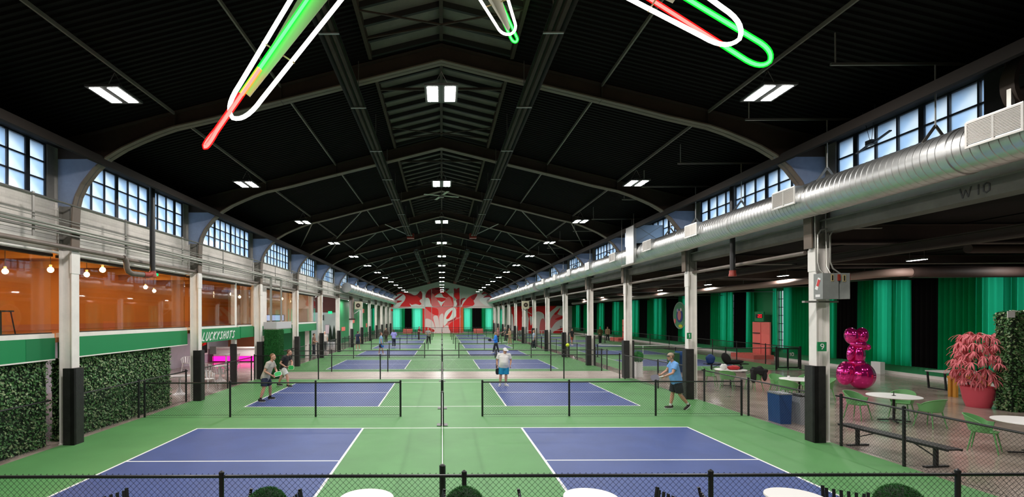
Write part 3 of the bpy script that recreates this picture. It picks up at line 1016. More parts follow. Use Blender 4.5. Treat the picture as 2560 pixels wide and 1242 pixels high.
# plenum that turns up from the duct to the window
t = thing('plenum_box', 'tall sheet-metal plenum on the duct in front of the arched windows', 'duct', (8.5, 20.9, 5.3))
MB().box(8.02, 8.12, 20.45, 21.35, 5.28, 6.83).build('side_panel', M['galv'], t)
MB().box(8.12, 9.25, 20.5, 21.7, 6.08, 6.83).build('upper_box', mat('window_blue_sheet', (0.42, 0.50, 0.60), 0.35, metal=0.7), t)  # sheet colour takes in the blue of the reflected window
b = MB().bar((8.15, 20.49, 6.12), (9.2, 20.49, 6.8), .012, .012).bar((8.15, 20.49, 6.8), (9.2, 20.49, 6.12), .012, .012)
b.build('cross_break', M['conduit'], t)
MB().bar((8.0, 20.4, 5.25), (8.0, 21.8, 5.25), .04).bar((8.0, 20.42, 5.25), (8.0, 20.42, 7.3), .015).bar((8.0, 21.78, 5.25), (8.0, 21.78, 7.3), .015).build('trapeze', M['strut'], t)
# belt-driven fan in the last visible window bay
t = thing('belt_fan', 'dark belt-driven ventilation fan with spoked wheel, top right', 'fan', (9.0, 7.6, 6.9))
MB().lathe([(.50, 7.45), (.57, 7.45), (.57, 7.65), (.50, 7.65), (.50, 7.45)], (9.28, 0, 6.6), 28, axis='y').build('housing_ring', M['frame_dark'], t, smooth=True)
w = MB()
wc = Vector((8.98, 7.55, 6.95))
w.tube([wc+Vector((math.sin(2*PI*i/24)*.10, -math.sin(2*PI*i/24)*.16, math.cos(2*PI*i/24)*.19)) for i in range(24)], .014, 6, closed=True)
wh = w.build('drive_wheel', M['frame_dark'], t, smooth=True)
for i in range(5):
    a = 2*PI*i/5+.3
    MB().bar(wc, wc+Vector((math.sin(a)*.10, -math.sin(a)*.16, math.cos(a)*.19)), .025, .02).build('spoke', M['upcol'], wh)
MB().ell(wc, (.04, .04, .04), 10, 6).build('wheel_boss', M['upcol'], wh, smooth=True)
mo = MB().lathe([(.001, 7.3), (.09, 7.3), (.11, 7.34), (.11, 7.62), (.001, 7.64)], (9.05, 0, 6.48), 16, axis='y').build('motor', M['frame_dark'], t, smooth=True)
MB().lathe([(.02, 7.27), (.06, 7.27), (.065, 7.3), (.02, 7.3)], (9.05, 0, 6.48), 16, axis='y').build('motor_pulley', M['conduit'], mo, smooth=True)
MB().box(8.72, 8.78, 7.5, 7.56, 6.1, 6.6).build('upright_channel', M['conduit'], t)
MB().box(9.22, 9.27, 7.2, 7.25, 6.3, 6.95).build('upright_channel', M['conduit'], t)
MB().bar((8.8, 7.55, 6.15), (9.3, 7.4, 6.6), .05, .03).build('belt_guard', M['frame_dark'], t)
MB().bar((8.72, 7.55, 7.1), (9.3, 7.2, 7.6), .06, .04).build('stay_arm', M['upcol'], t)
MB().box(9.30, 9.36, 6.4, 8.4, 5.95, 7.6).build('blanking_plate', M['dark'], t)
# drop pipes with red couplings, mid second bay, both sides
for s, nm in ((-1, 'left'), (1, 'right')):
    x, y = (-8.62, 14.6) if s < 0 else (8.9, 15.0)
    t = thing('drain_pipe', 'black vertical pipe with red coupling hanging on the %s' % nm, 'pipe', (x, y, 4.3))
    MB().tube([(x, y, 6.98), (x, y, 4.42)], .075, 12).build('riser', M['pipe_black'], t, smooth=True)
    MB().lathe([(.08, 4.42), (.095, 4.42), (.095, 4.33), (.11, 4.30), (.11, 4.24), (.001, 4.23)], (x, y, 0), 14).build('coupling', M['redfit'], t, smooth=True)
    if s < 0:
        MB().tube([(x, y-.02, 4.33), (-8.65, 14.42, 4.28), (-8.68, 14.24, 4.28)], .085, 12).build('red_elbow', M['redfit'], t, smooth=True)
        MB().tube([(-8.68, 14.24, 4.28), (-8.76, 13.85, 4.28), (-8.78, 13.72, 4.33), (-8.79, 13.67, 4.43), (-8.79, 13.66, 4.55), (-8.79, 13.60, 4.66), (-8.79, 13.52, 4.69)], .075, 12).build('brown_bend', M['pipe_brown'], t, smooth=True)
# ================================================================ right aisle shell
WX = 23.45
wins = [(20.1, 2.2), (25.2, 2.4), (29.5, 2.0), (33.5, 1.9), (37.3, .5), (39.9, 2.0), (46.3, 1.9), (52.6, 2.0), (58.8, 2.0), (65, 2.0), (71.2, 2.0), (77.4, 2.0), (83.5, 2.0)]
wins = sorted(sum([[(c, w)] if w < 1 else [(c-w*.27, w*.26), (c+w*.25, w*.3)] for c, w in wins], []))
wa = MB()
y = Y0
for c, w in wins:
    wa.box(WX, WX+.3, y, c-w/2, 0, 5.4)
    wa.box(WX, WX+.3, c-w/2, c+w/2, 0, .75).box(WX, WX+.3, c-w/2, c+w/2, 4.75, 5.4)
    y = c+w/2
wa.box(WX, WX+.3, y, YEND, 0, 5.4)
war = struct(wa.build('wall_aisle_right', M['greenwall']))
for i, (c, w) in enumerate(wins):
    f = MB()
    nc = max(2, round(w/.3))
    for j in range(nc+1): f.box(WX+.1, WX+.16, c-w/2+w*j/nc-.02, c-w/2+w*j/nc+.02, .75, 4.75)
    for j in range(8): f.box(WX+.1, WX+.16, c-w/2, c+w/2, .75+j*.57-.02, .75+j*.57+.02)
    struct(f.build('window_%d' % (40+i), M['frame_win']))
MB().box(23.33, WX, Y0, YEND, 0, .52).build('green_wainscot', M['greenwall'], war)
MB().box(23.15, 23.33, Y0, YEND, 0, .14).build('kerb', M['white'], war)
struct(MB().box(9.5, 23.8, Y0, YEND, 5.25, 5.4).build('ceiling_aisle_right', M['deck']))
struct(MB().box(-16, 24, Y0-.3, Y0, 0, 10.8).build('wall_rear', M['dark']))

def curtain(label, x, y0, y1, z0, z1, m, pitch=.26, amp=.105, alongx=False, group=None):
    """hanging cloth with sewn folds"""
    L = y1-y0
    n = max(8, int(L/pitch*8))
    rnd = random.Random(int(y0*100)+int(x*10))
    ph = [rnd.uniform(-.9, .9) for _ in range(int(L/pitch)+3)]
    vs = []; fs = []
    for j, z in enumerate((z0, z0+(z1-z0)*.35, z0+(z1-z0)*.75, z1)):
        k = 1.25-.55*(z-z0)/(z1-z0)
        for i in range(n+1):
            u = L*i/n
            q = u/pitch
            f = int(q)
            o = amp*k*math.sin(2*PI*q+ph[f]*(1-(q-f))+ph[f+1]*(q-f))
            p = (x+o, y0+u, z) if not alongx else (y0+u, x+o, z)
            vs.append(p)
    w = n+1
    for j in range(3):
        for i in range(n):
            fs.append((j*w+i, j*w+i+1, (j+1)*w+i+1, (j+1)*w+i))
    b = MB(); b.add(vs, fs)
    o = b.build('curtain', m, smooth=True)
    tag(o, label, 'curtain', group)
    return o
cur = [(15.0, 22.9, 1), (22.75, 24.35, 0), (24.15, 27.2, 1), (27.0, 28.95, 0), (28.75, 33.1, 1), (34.0, 34.3, 1), (36.4, 37.25, 1), (37.42, 39.0, 0), (39.05, 42.2, 1),
       (42.0, 44.7, 0), (44.5, 48.0, 1), (47.8, 50.9, 0), (50.7, 55.2, 1), (55.0, 57.7, 0), (57.5, 60.3, 1), (62.6, 66.5, 1), (66.3, 70.1, 0), (69.9, 73, 1), (72.8, 75.9, 0), (75.7, 80, 1), (79.8, 82.2, 0), (82, 87, 1)]
ng = nb = 0
for a, b_, g in cur:
    if g:
        curtain('green curtain on the right aisle wall, %s green one from the camera' % ORD[ng], 23.15, a, b_, .5, 4.9, M['curtain'], group='green curtains'); ng += 1
    else:
        curtain('black curtain on the right aisle wall, %s black one from the camera' % ORD[nb], 23.27, a, b_, .5, 4.9, M['curtain_b'], group='black curtains'); nb += 1
t = thing('curtain_track', 'thin curtain rail under the right aisle ceiling', 'rail', (22.98, Y0, 4.93))
MB().tube([(22.98, 12, 4.93), (22.98, 87, 4.93)], .025, 6).build('rail', M['strut'], t)
# coral doors, red clock, round emblem
def coral_door(ya, yb, n, nth):
    d = struct(MB().box(23.0, 23.09, ya, yb, .0, 2.55).build('door_%d' % n, M['coral']))
    MB().box(22.985, 23.0, (ya+yb)/2-.012, (ya+yb)/2+.012, .1, 2.5).build('door_seam', M['m_dark'], d)
    for z in (1.0, 1.75):
        MB().box(22.94, 23.0, (ya+yb)/2+.1, yb-.1, z-.03, z+.03).build('push_bar', M['black'], d)
        MB().box(22.985, 23.0, ya+.05, yb-.05, z-.12, z-.1).build('panel_groove', M['m_pink'], d)
    tag(MB().box(21.5, 22.9, ya-.6, yb+.2, 0, .28).build('coral_reflection', M['coral']), 'low coral box for the floor reflection of the %s coral door' % nth, 'reflection box')  # box stands in for the coral door reflected on the floor
coral_door(34.4, 36.3, 1, 'nearer')
coral_door(60.4, 62.5, 2, 'farther')
t = thing('led_clock', 'small black clock with red LED digits above the coral door', 'clock', (22.95, 35.4, 2.95))
MB().box(22.9, 23.0, 34.9, 35.9, 2.6, 3.3).build('sign_board', M['greenwall'], t)
MB().box(22.87, 22.9, 35.0, 35.75, 2.85, 3.12).build('face', M['blacklab'], t)
def segdigit(d, u0):
    S = {'2': 'abged', '0': 'abcdef'}[d]
    g = {'a': ((0,1),(.5,1)), 'b': ((.5,1),(.5,.5)), 'c': ((.5,.5),(.5,0)), 'd': ((.5,0),(0,0)), 'e': ((0,0),(0,.5)), 'f': ((0,.5),(0,1)), 'g': ((0,.5),(.5,.5))}
    return [[(u0+p[0]*.3, p[1]*.2), (u0+q[0]*.3, q[1]*.2)] for p, q in (g[k] for k in S)]
strokes(segdigit('2', 0)+segdigit('0', .24), .035, lambda u, v, n=0: (22.865-n*.01, 35.45-u, 2.885+v), M['ledred'], 'digit', t)
t = thing('round_emblem', 'big round green emblem with blue ring and pink centre on curtain', 'sign', (22.85, 47, 3.05))
def disc(r0, r1, x, m, nm, cy=0, cz=0, sy=1, sz=1):
    b = MB(); n = 40
    vs = []
    for i in range(n):
        a = 2*PI*i/n
        vs += [(x, 47+cy+r0*sy*math.cos(a), 3.05+cz+r0*sz*math.sin(a)), (x, 47+cy+r1*sy*math.cos(a), 3.05+cz+r1*sz*math.sin(a)),
               (x+.03, 47+cy+r1*sy*math.cos(a), 3.05+cz+r1*sz*math.sin(a))]
    fs = []
    for i in range(n):
        j = (i+1) % n
        fs += [(3*i, 3*j, 3*j+1, 3*i+1), (3*i+1, 3*j+1, 3*j+2, 3*i+2)]
    return b.add(vs, fs).build(nm, m, t)
disc(0, 1.25, 22.80, mat('emblem_green', (0.10, 0.32, 0.17), 0.4), 'plate')
disc(1.2, 1.3, 22.785, mat('emblem_rim', (0.35, 0.42, 0.36), 0.4), 'rim')
disc(.0, .62, 22.77, mat('emblem_blue', (0.03, 0.06, 0.30), 0.4), 'blue_ring', cz=-.05)
disc(.0, .34, 22.75, mat('emblem_pink', (0.72, 0.24, 0.25), 0.4), 'pink_centre', cz=0, sz=1.35)
disc(.0, .16, 22.76, mat('emblem_lilac', (0.5, 0.4, 0.65), 0.4), 'lilac_spot', cy=.35, cz=.5)
disc(.0, .16, 22.76, M['emblem_lilac'] if 'emblem_lilac' in M else M['m_pale'], 'lilac_spot', cy=-.3, cz=.55)
disc(.0, .22, 22.76, mat('emblem_yellow', (0.8, 0.75, 0.03), 0.4), 'yellow_foot', cy=-.2, cz=-1.02, sy=1.6, sz=.7)
disc(.0, .15, 22.76, M['m_pink'], 'pink_spot', cy=.9, cz=-.55, sz=1.6)
# ---- structure and pipes under the aisle roof
for k in range(0, 13):
    y = YT[k]
    t = thing('aisle_beam', 'dark steel cross beam under the right aisle roof, %s from the camera' % ORD[k], 'beam', (9.5, y, 4.75), 'right aisle beams')
    b = MB().box(9.32, 23.1, y-.1, y+.1, 4.76, 4.785).box(9.28, 23.1, y-.01, y+.01, 4.785, 5.2).box(9.28, 23.1, y-.1, y+.1, 5.2, 5.22)
    b.build('section', M['pipe_rust'] if k < 2 else M['frame_dark'], t)
t = thing('aisle_girder', 'long dark girder running along the right aisle roof', 'beam', (11, Y0, 4.9))
MB().box(10.9, 11.1, Y0, YEND, 4.52, 4.55).box(10.99, 11.01, Y0, YEND, 4.55, 4.75).box(10.9, 11.1, Y0, YEND, 4.735, 4.755).build('section', mat('girder_brown', (0.045, 0.032, 0.026), 0.7, spec=0.2), t)
t = thing('aisle_joists', 'thin dark joists under the right aisle roof', 'joist', (12, Y0, 5.1))
b = MB()
for x in (12.6, 14.2, 17.4, 19.0, 20.6, 22.0): b.box(x-.05, x+.05, Y0, YEND-.1, 5.225, 5.25)
o = b.build('joist_set', M['deck'], t); o['kind'] = 'stuff'
t = thing('brown_pipe', 'fat brown pipe hanging under the right aisle roof', 'pipe', (16, 17.5, 4.55))
MB().tube([(16, 60, 4.55), (16, 17.9, 4.55), (16.08, 17.6, 4.55), (16.3, 17.4, 4.55), (16.6, 17.35, 4.55)], .15, 14).build('long_run', mat('pipe_beige', (0.30, 0.20, 0.17), 0.6), t, smooth=True)
MB().tube([(16.6, 17.35, 4.55), (22.3, 17.35, 4.55)], .19, 14).build('cross_run', M['pipe_rust'], t, smooth=True)
for y in (20, 26, 32, 38): MB().tube([(16, y, 4.7), (16, y, 5.25)], .012, 5).build('hanger_rod', M['strut'], t)
t = thing('dark_red_pipe', 'dark red horizontal pipe high in the right aisle', 'pipe', (15, 13.5, 4.6))
MB().tube([(14.6, 13.6, 4.88), (23, 13.6, 4.88)], .13, 12).build('run', M['pipe_rust'], t, smooth=True)
for x in (15.2, 17.2): MB().tube([(x, 13.6, 4.98), (x, 13.6, 5.15), (x-.15, 13.6, 5.2), (x-.6, 13.6, 5.2)], .02, 6).build('bend', M['strut'], t)
t = thing('sprinkler_pipe', 'slim pale pipe crossing the right aisle below the roof', 'pipe', (9.4, 18.6, 4.6))
MB().tube([(9.2, 12.4, 4.62), (9.2, 87, 4.62)], .055, 8).build('main', M['pipe_brown'], t, smooth=True)
for y in (15.2, 21.2, 27.4, 33.6, 39.7, 46): MB().tube([(9.3, y, 4.62), (22.8, y, 4.66)], .022, 6).build('branch', M['strut'], t)
row = 0
for x, nm in ((11.7, 'inner'), (15.8, 'middle'), (19.8, 'outer')):
    for k in range(12):
        y = 9.3+6.4*k + (0.6 if x > 12 else 0)
        t = thing('linear_lamp', 'slim linear lamp of the right aisle, %s from the camera in the %s row' % (ORD[k], nm), 'ceiling lamp', (x, y, 4.85), 'linear aisle lamps')
        MB().box(x-.07, x+.07, y-.33, y+.33, 4.86, 4.92).build('housing', M['housing'], t)
        MB().quad((x-.06, y-.31, 4.857), (x-.06, y+.31, 4.857), (x+.06, y+.31, 4.857), (x+.06, y-.31, 4.857)).build('tube', M['linlamp'], t)
        MB().tube([(x, y-.25, 4.92), (x, y-.25, 5.25)], .006, 4).tube([(x, y+.25, 4.92), (x, y+.25, 5.25)], .006, 4).build('hanger', M['strut'], t)
# ---- switch boxes, conduits, sign on the first right column
t = thing('switch_box', 'pair of grey electrical switch boxes with labels on the first right column', 'electrical box', (9.1, 11.5, 3.42))
a = MB().box(8.83, 9.20, 11.36, 11.64, 3.42, 4.02).build('large_box', M['boxgrey'], t)
MB().box(9.02, 9.08, 11.35, 11.36, 3.83, 3.99).build('tan_label', M['yellowlab'], a)
MB().box(9.035, 9.065, 11.348, 11.35, 3.85, 3.97).build('slot', M['blacklab'], a)
MB().add([(8.828, 11.42, 3.90), (8.828, 11.50, 3.93), (8.828, 11.60, 3.66), (8.828, 11.52, 3.63)], [(0,1,2,3)]).build('white_label', M['white2'], a)
MB().add([(8.826, 11.43, 3.86), (8.826, 11.50, 3.89), (8.826, 11.555, 3.74), (8.826, 11.49, 3.71)], [(0,1,2,3)]).build('red_label', M['redlabel'], a)
MB().box(8.826, 8.83, 11.44, 11.58, 3.47, 3.53).build('white_sticker', M['white2'], a)
MB().box(9.17, 9.22, 11.33, 11.36, 3.84, 3.99).build('lever', M['redfit'], a)
b_ = MB().box(9.24, 9.46, 11.36, 11.64, 3.42, 4.02).build('small_box', M['boxgrey'], t)
MB().box(9.29, 9.36, 11.35, 11.36, 3.82, 3.98).build('tan_label', M['yellowlab'], b_)
MB().box(9.31, 9.34, 11.348, 11.35, 3.84, 3.96).build('slot', M['blacklab'], b_)
MB().box(9.46, 9.49, 11.38, 11.42, 3.85, 4.0).build('lever', M['redfit'], b_)
MB().box(8.55, 9.35, 11.55, 11.64, 3.34, 3.385).build('strut_rail', M['conduit'], t)
c = MB()
for x0, top, far in ((8.92, 5.05, 9.9), (9.05, 4.95, 10.1)):
    pass
c.tube([(8.96, 11.5, 4.02), (8.9, 11.55, 4.12), (8.9, 11.6, 4.3), (8.9, 11.6, 4.95), (8.98, 11.6, 5.06), (9.15, 11.6, 5.1), (10.3, 11.6, 5.12)], .017, 7)
c.tube([(9.35, 11.5, 4.02), (9.22, 11.55, 4.14), (9.18, 11.58, 4.3), (9.18, 11.58, 4.92), (9.24, 11.58, 5.04), (9.4, 11.58, 5.08), (10.4, 11.58, 5.1)], .017, 7)
c.tube([(9.12, 11.5, 4.02), (9.12, 11.62, 4.2), (9.12, 11.64, 5.6)], .014, 7)
c.tube([(8.86, 11.6, 4.05), (8.86, 11.64, 5.6)], .012, 7)
c.build('conduit', M['conduit'], t, smooth=True)
t = thing('court_number_sign', 'small green square sign with white 9 on the first right column', 'sign', (9.0, 11.6, 2.2))
MB().box(8.90, 9.11, 11.61, 11.635, 2.19, 2.41).build('plate', M['fascia'], t)
strokes([[(.07,.06),(.02,.06),(0,.09),(.02,.12),(.055,.12),(.075,.09),(.07,.05),(.03,0)]], .018, lambda u, v, n=0: (8.965+u, 11.608-n*.01, 2.24+v*1.0), M['white2'], 'numeral', t)
t = thing('court_number_sign', 'small green sign with a white mark on the second right column', 'sign', (9.0, 17.7, 2.2))
MB().box(8.86, 9.02, 17.72, 17.74, 2.2, 2.42).build('plate', M['fascia'], t)
strokes([[(.03,0),(.03,.12)], [(0,.09),(.03,.12)]], .02, lambda u, v, n=0: (8.92+u, 17.718-n*.01, 2.25+v), M['white2'], 'numeral', t)
# ---- fences and the gate of the right aisle courts
fence((10.1, 27.3), (18.65, 27.3), 1.22, [.1, 2.9, 5.7, 8.5], 'fence along the near end of the right aisle courts')
fence((20.2, 27.6), (20.2, 84), 1.22, [0, 3, 6, 9, 12, 16, 20, 25, 30, 36, 42, 48, 56], 'fence along the far side of the right aisle courts', pitch=.12)
t = thing('court_gate', 'black chain-link gate with number 10 beside the right aisle court', 'gate', (18.7, 27.4, 0))
for x in (18.72, 20.0): MB().tube([(x, 27.4, .03), (x, 27.4, 1.3)], .035, 8).build('gate_post', M['black'], t)
MB().bar((18.8, 27.4, 1.2), (19.92, 27.4, 1.2), .04).bar((18.8, 27.4, .12), (19.92, 27.4, .12), .06).bar((18.8, 27.4, .1), (18.8, 27.4, 1.22), .04).bar((19.92, 27.4, .1), (19.92, 27.4, 1.22), .04).bar((19.3, 27.4, .1), (19.3, 27.4, 1.2), .03).build('gate_frame', M['black'], t)
strokes([[(0,.13),(.03,.16),(.03,0)], [(.1,.02),(.1,.14),(.13,.16),(.18,.16),(.21,.14),(.21,.02),(.18,0),(.13,0),(.1,.02)]], .03, lambda u, v, n=0: (19.42+u, 27.37-n*.01, .78+v), M['white2'], 'numeral', t)
fence((18.8, 27.42), (19.92, 27.42), 1.15, [.56], 'mesh panel behind the number 10 gate')

# ================================================================ furniture
def make_table(rad=.615, h=.74, base=M['black'], top=M['tabletop'], pedestal=False):
    t = thing('round_table', '', 'table')
    MB().lathe([(.001, h-.03), (rad-.02, h-.03), (rad, h-.015), (rad-.004, h), (.001, h)], (0,0,0), 48).build('tabletop', top, t, smooth=True)
    if pedestal:
        MB().lathe([(.001, 0), (.26, 0), (.25, .02), (.12, .08), (.05, .25), (.04, h-.1), (.14, h-.03)], (0,0,0), 20).build('pedestal', top, t, smooth=True)
    else:
        MB().tube([(0, 0, .05), (0, 0, h-.03)], .032, 12).build('pillar', base, t, smooth=True)
        MB().box(-.15, .15, -.15, .15, h-.045, h-.03).build('top_plate', base, t)
        for i in range(4):
            a = PI/4+i*PI/2
            MB().bar((0, 0, .06), (math.cos(a)*.36, math.sin(a)*.36, .03), .05, .03).build('foot', base, t)
    return t
def make_chair(m, slats=False, name='tub_chair'):
    """moulded shell chair: seat pan, wraparound back, four splayed legs; faces -y"""
    t = thing(name, '', 'chair')
    n = 20
    b = MB(); ring = []
    for i in range(n):
        a = 2*PI*i/n
        ring.append((.235*math.copysign(abs(math.cos(a))**.75, math.cos(a)), .225*math.copysign(abs(math.sin(a))**.75, math.sin(a))-.01))
    vs = [(x, y, .455) for x, y in ring]+[(x*.93, y*.93, .43) for x, y in ring]+[(0, 0, .445)]
    b.add(vs, [(i, (i+1) % n, n+(i+1) % n, n+i) for i in range(n)]+[(2*n, i, (i+1) % n) for i in range(n)]+[tuple(range(2*n-1, n-1, -1))])
    b.build('seat', m, t, smooth=True)
    k = 18; a0, a1 = R(-28), R(208)
    def prof(i, j):
        a = a0+(a1-a0)*i/k
        bk = math.sin(max(0, min(PI, a)))**.7 if 0 < a < PI else 0
        top = .63+.17*bk
        zz = .45+(top-.45)*j/4
        rr = .235+.05*(j/4)
        return (rr*1.06*math.cos(a), rr*math.sin(a)*(1.0+.16*bk*(j/4)), zz)
    def wall(i0, i1, th=.008):
        q = MB(); vs = []; fs = []
        for i in range(i0, i1+1):
            for j in range(5):
                p = prof(i, j); vs.append(p)
        w = 5
        for i in range(i1-i0):
            for j in range(4): fs.append((i*w+j, (i+1)*w+j, (i+1)*w+j+1, i*w+j+1))
        N = len(vs)
        vs += [(p[0]*(1-.035), p[1]*(1-.035), p[2]) for p in vs]
        fs += [tuple(N+x for x in f[::-1]) for f in fs]
        for i in range(i1-i0): fs.append((i*w+4, (i+1)*w+4, N+(i+1)*w+4, N+i*w+4))
        return q.add(vs, fs)
    if slats:
        for i in range(0, k, 2): 
            wall(i, i+1).build('back_slat', m, t, smooth=True)
    else:
        wall(0, k).build('back_shell', m, t, smooth=True)
    MB().tube([prof(i, 4) for i in range(k+1)], .012, 6).build('rim', m, t, smooth=True)
    for sx in (-1, 1):
        for sy in (-1, 1):
            MB().tube([(sx*.17, sy*.16-.01, .44), (sx*.235, sy*.235-.01, 0)], [.018, .011], 8).build('leg', m, t, smooth=True)
    return t
tb = make_table(); gc = make_chair(M['chair_g'])
def set_group(o, g): o['group'] = g; return o
tabs = [(12.9, 14.0, 'white round table with black star foot behind the long fence, right of the first column'),
        (12.75, 10.6, 'white round table cut by the right edge of the view'),
        (12.9, 17.7, 'white round table carrying paper cups, left of the first right column'),
        (12.3, 20.9, 'white round table carrying the red bag')]
for x, y, l in tabs: set_group(put(tb, (x, y, 0), R(15), l), 'white round tables of the right aisle')
chs = [(12.15, 14.35, 200, 'green chair left of the nearest whole round table'), (13.2, 13.25, 10, 'green chair nearest the camera at the nearest whole round table'),
       (13.6, 14.5, 120, 'green chair behind the right end of the nearest whole round table'), (12.1, 10.95, 215, 'green chair left of the table at the right edge'),
       (12.35, 9.95, -30, 'green chair nearest the camera at the table by the right edge'),
       (12.15, 17.2, 300, 'green chair left of the table with paper cups'), (12.75, 16.85, 0, 'green chair on the near side of the table with paper cups'),
       (12.7, 18.5, 180, 'green chair behind the table with paper cups'), (13.65, 17.5, 80, 'green chair seen just right of the first right column'),
       (13.7, 18.4, 130, 'green chair half hidden behind the first right column'),
       (11.6, 21.2, 230, 'green chair left of the table with the red bag'), (12.7, 19.95, 20, 'green chair with a black jacket hung over it'), (11.7, 20.1, 320, 'green chair in front of the table with the red bag')]
for x, y, a, l in chs: set_group(put(gc, (x, y, 0), R(a+180), l), 'green chairs of the right aisle')
# things on those tables
def cup(x, y, z, l):
    tag(MB().lathe([(.03, z), (.042, z+.11), (.038, z+.11), (.027, z+.01), (.001, z+.01)], (x, y, 0), 14).build('paper_cup', M['white2'], smooth=True), l, 'cup')
cup(12.55, 17.75, .74, 'white paper cup at the left on its round table'); cup(13.05, 17.6, .74, 'white paper cup at the right on its round table')
tag(MB().lathe([(.001, .74), (.05, .74), (.05, .75), (.012, .76), (.008, .86), (.001, .86)], (12.9, 14.0, 0), 12).build('table_flag_stand', M['blacklab'], smooth=True), 'small dark stand in the middle of the nearest whole round table', 'stand')
tag(MB().ell((12.35, 20.75, .83), (.26, .16, .10), 28, 16, fn=lambda u: 1+.06*math.sin(u.x*7+u.y*3)).build('red_bag', M['redbag'], smooth=True), 'shiny red bag lying on the white table', 'bag')
tag(MB().ell((11.95, 20.8, .86), (.14, .12, .13), 24, 16, fn=lambda u: 1+.1*math.sin(u.x*6+u.z*5)).build('white_bag', M['white2'], smooth=True), 'crumpled white bag beside the red bag', 'bag')
tag(MB().ell((12.7, 20.95, .82), (.16, .12, .09), 12, 8).build('dark_pouch', M['blackcloth'], smooth=True), 'dark pouch right of the red bag', 'bag')
j = MB().ell((12.72, 19.72, .80), (.34, .14, .17), 16, 10, fn=lambda u: 1+.18*math.sin(u.x*8)+.1*math.sin(u.z*9))
j.ell((12.5, 19.68, .58), (.12, .07, .26), 12, 8).ell((12.95, 19.68, .62), (.1, .07, .22), 12, 8)
tag(j.build('black_jacket', M['blackcloth'], smooth=True), 'black jacket thrown over a green chair back', 'jacket')
# bench with bags near the walkway
def make_bench(L=2.35):
    t = thing('flat_bench', '', 'bench')
    for i in range(6):
        MB().box(-L/2, L/2, -.14+i*.05-.0, -.14+i*.05+.04, .425, .45).build('seat_slat', M['black'], t)
    MB().box(-L/2, L/2, -.155, -.142, .405, .45).box(-L/2, L/2, .152, .165, .405, .45).build('edge_rail', M['black'], t)
    for sx in (-1, 1):
        MB().box(sx*(L/2-.35)-.03, sx*(L/2-.35)+.03, -.03, .03, .03, .42).build('leg', M['black'], t)
        MB().box(sx*(L/2-.35)-.035, sx*(L/2-.35)+.035, -.26, .26, 0, .035).build('foot', M['black'], t)
        MB().bar((sx*(L/2-.35), 0, .2), (sx*(L/2-.85), 0, .42), .02).build('brace', M['black'], t)
    return t
bn = make_bench()
put(bn, (9.78, 10.62, 0), R(96), 'black slatted bench behind the side fence, lower right')
put(bn, (15.3, 26.4, 0), R(4), 'black bench loaded with bags beside the right aisle court')
tag(MB().ell((14.45, 26.4, .70), (.24, .18, .27), 28, 20, fn=lambda u: 1+.05*math.sin(u.z*6)).build('blue_backpack', M['bluebag'], smooth=True), 'blue backpack standing on the far bench', 'bag')
tag(MB().ell((15.3, 26.4, .72), (.22, .16, .34), 14, 10, rot=Matrix.Rotation(R(-28), 3, 'Y')).ell((15.75, 26.38, .55), (.5, .15, .11), 14, 8).build('black_bag', M['blackcloth'], smooth=True), 'black open paddle bag slumped on the far bench', 'bag')
# bins
def bin_(x, y, w, dpt, h, m, label, lid):
    t = thing('waste_bin', label, 'bin', (x, y, 0))
    MB().prism([(x-w/2+.03, 0), (x+w/2-.03, 0), (x+w/2, h), (x-w/2, h)], y-dpt/2, y+dpt/2).build('body', m, t)
    b = MB().box(x-w/2-.01, x+w/2+.01, y-dpt/2-.01, y+dpt/2+.01, h, h+.03)
    b.box(x-w/2+.04, x-w/2+.06, y-dpt/2, y+dpt/2, h+.03, h+.05)
    b.build('lid', lid, t)
bin_(9.60, 13.95, .36, .5, .82, M['binblue'], 'blue recycling bin behind the side fence', M['bingrey'])
bin_(10.15, 13.85, .44, .5, .78, M['bingrey'], 'grey waste bin with dark rim beside the blue one', M['black'])
bin_(13.2, 26.6, .75, .8, 1.05, M['binblue'], 'big blue wheeled bin behind the man in light blue', M['binblue'])
bin_(12.45, 26.4, .45, .5, 1.0, M['bingreen'], 'dark green bin left of the big blue wheeled bin', M['bingreen'])
# white planter with a green bush behind the walkway gate
t = thing('white_planter', 'white slatted planter with a dark green bush by the walkway', 'planter', (9.75, 24.3, 0))
MB().box(9.6, 9.9, 24.2, 24.5, 0, .78).build('box', M['white2'], t)
for i in range(8): MB().box(9.59, 9.91, 24.19, 24.2, .03+i*.094, .1+i*.094).build('slat', M['white2'], t)
MB().ell((9.72, 24.3, 1.0), (.26, .24, .28), 14, 10, fn=lambda u: 1+.15*math.sin(u.x*11)*math.sin(u.y*13+u.z*9)).build('bush', M['turf'], t)
# tables at the far curtain
t = thing('side_table', 'white-topped table on black legs beside the curtain', 'table', (21.3, 20.0, 0))
MB().box(20.1, 21.9, 19.6, 20.4, .70, .74).build('tabletop', M['tabletop'], t)
for x in (20.15, 21.8):
    MB().bar((x, 19.65, .7), (x+.06, 19.65, 0), .05).bar((x, 20.35, .7), (x+.06, 20.35, 0), .05).bar((x+.05, 19.65, .03), (x+.05, 20.35, .03), .04).build('leg_frame', M['black'], t)
t = thing('wooden_stand', 'yellow wooden table end beside the pink plant', 'table', (19.3, 18.3, 0))
MB().box(18.85, 20.2, 18.0, 18.3, .68, .77).build('top', M['yellowbench'], t)
for x in (18.92, 20.12):
    for y in (18.06, 18.24): MB().box(x-.05, x+.05, y-.05, y+.05, 0, .68).build('leg', M['yellowbench'], t)
t = thing('white_bollard', 'short white box post under the green curtain', 'post', (22.85, 25.6, 0))
MB().box(22.62, 22.86, 25.3, 25.85, 0, .6).build('body', M['white2'], t)
MB().bar((22.7, 25.9, .05), (22.7, 26.4, .6), .05, .08).build('stay', M['white2'], t)
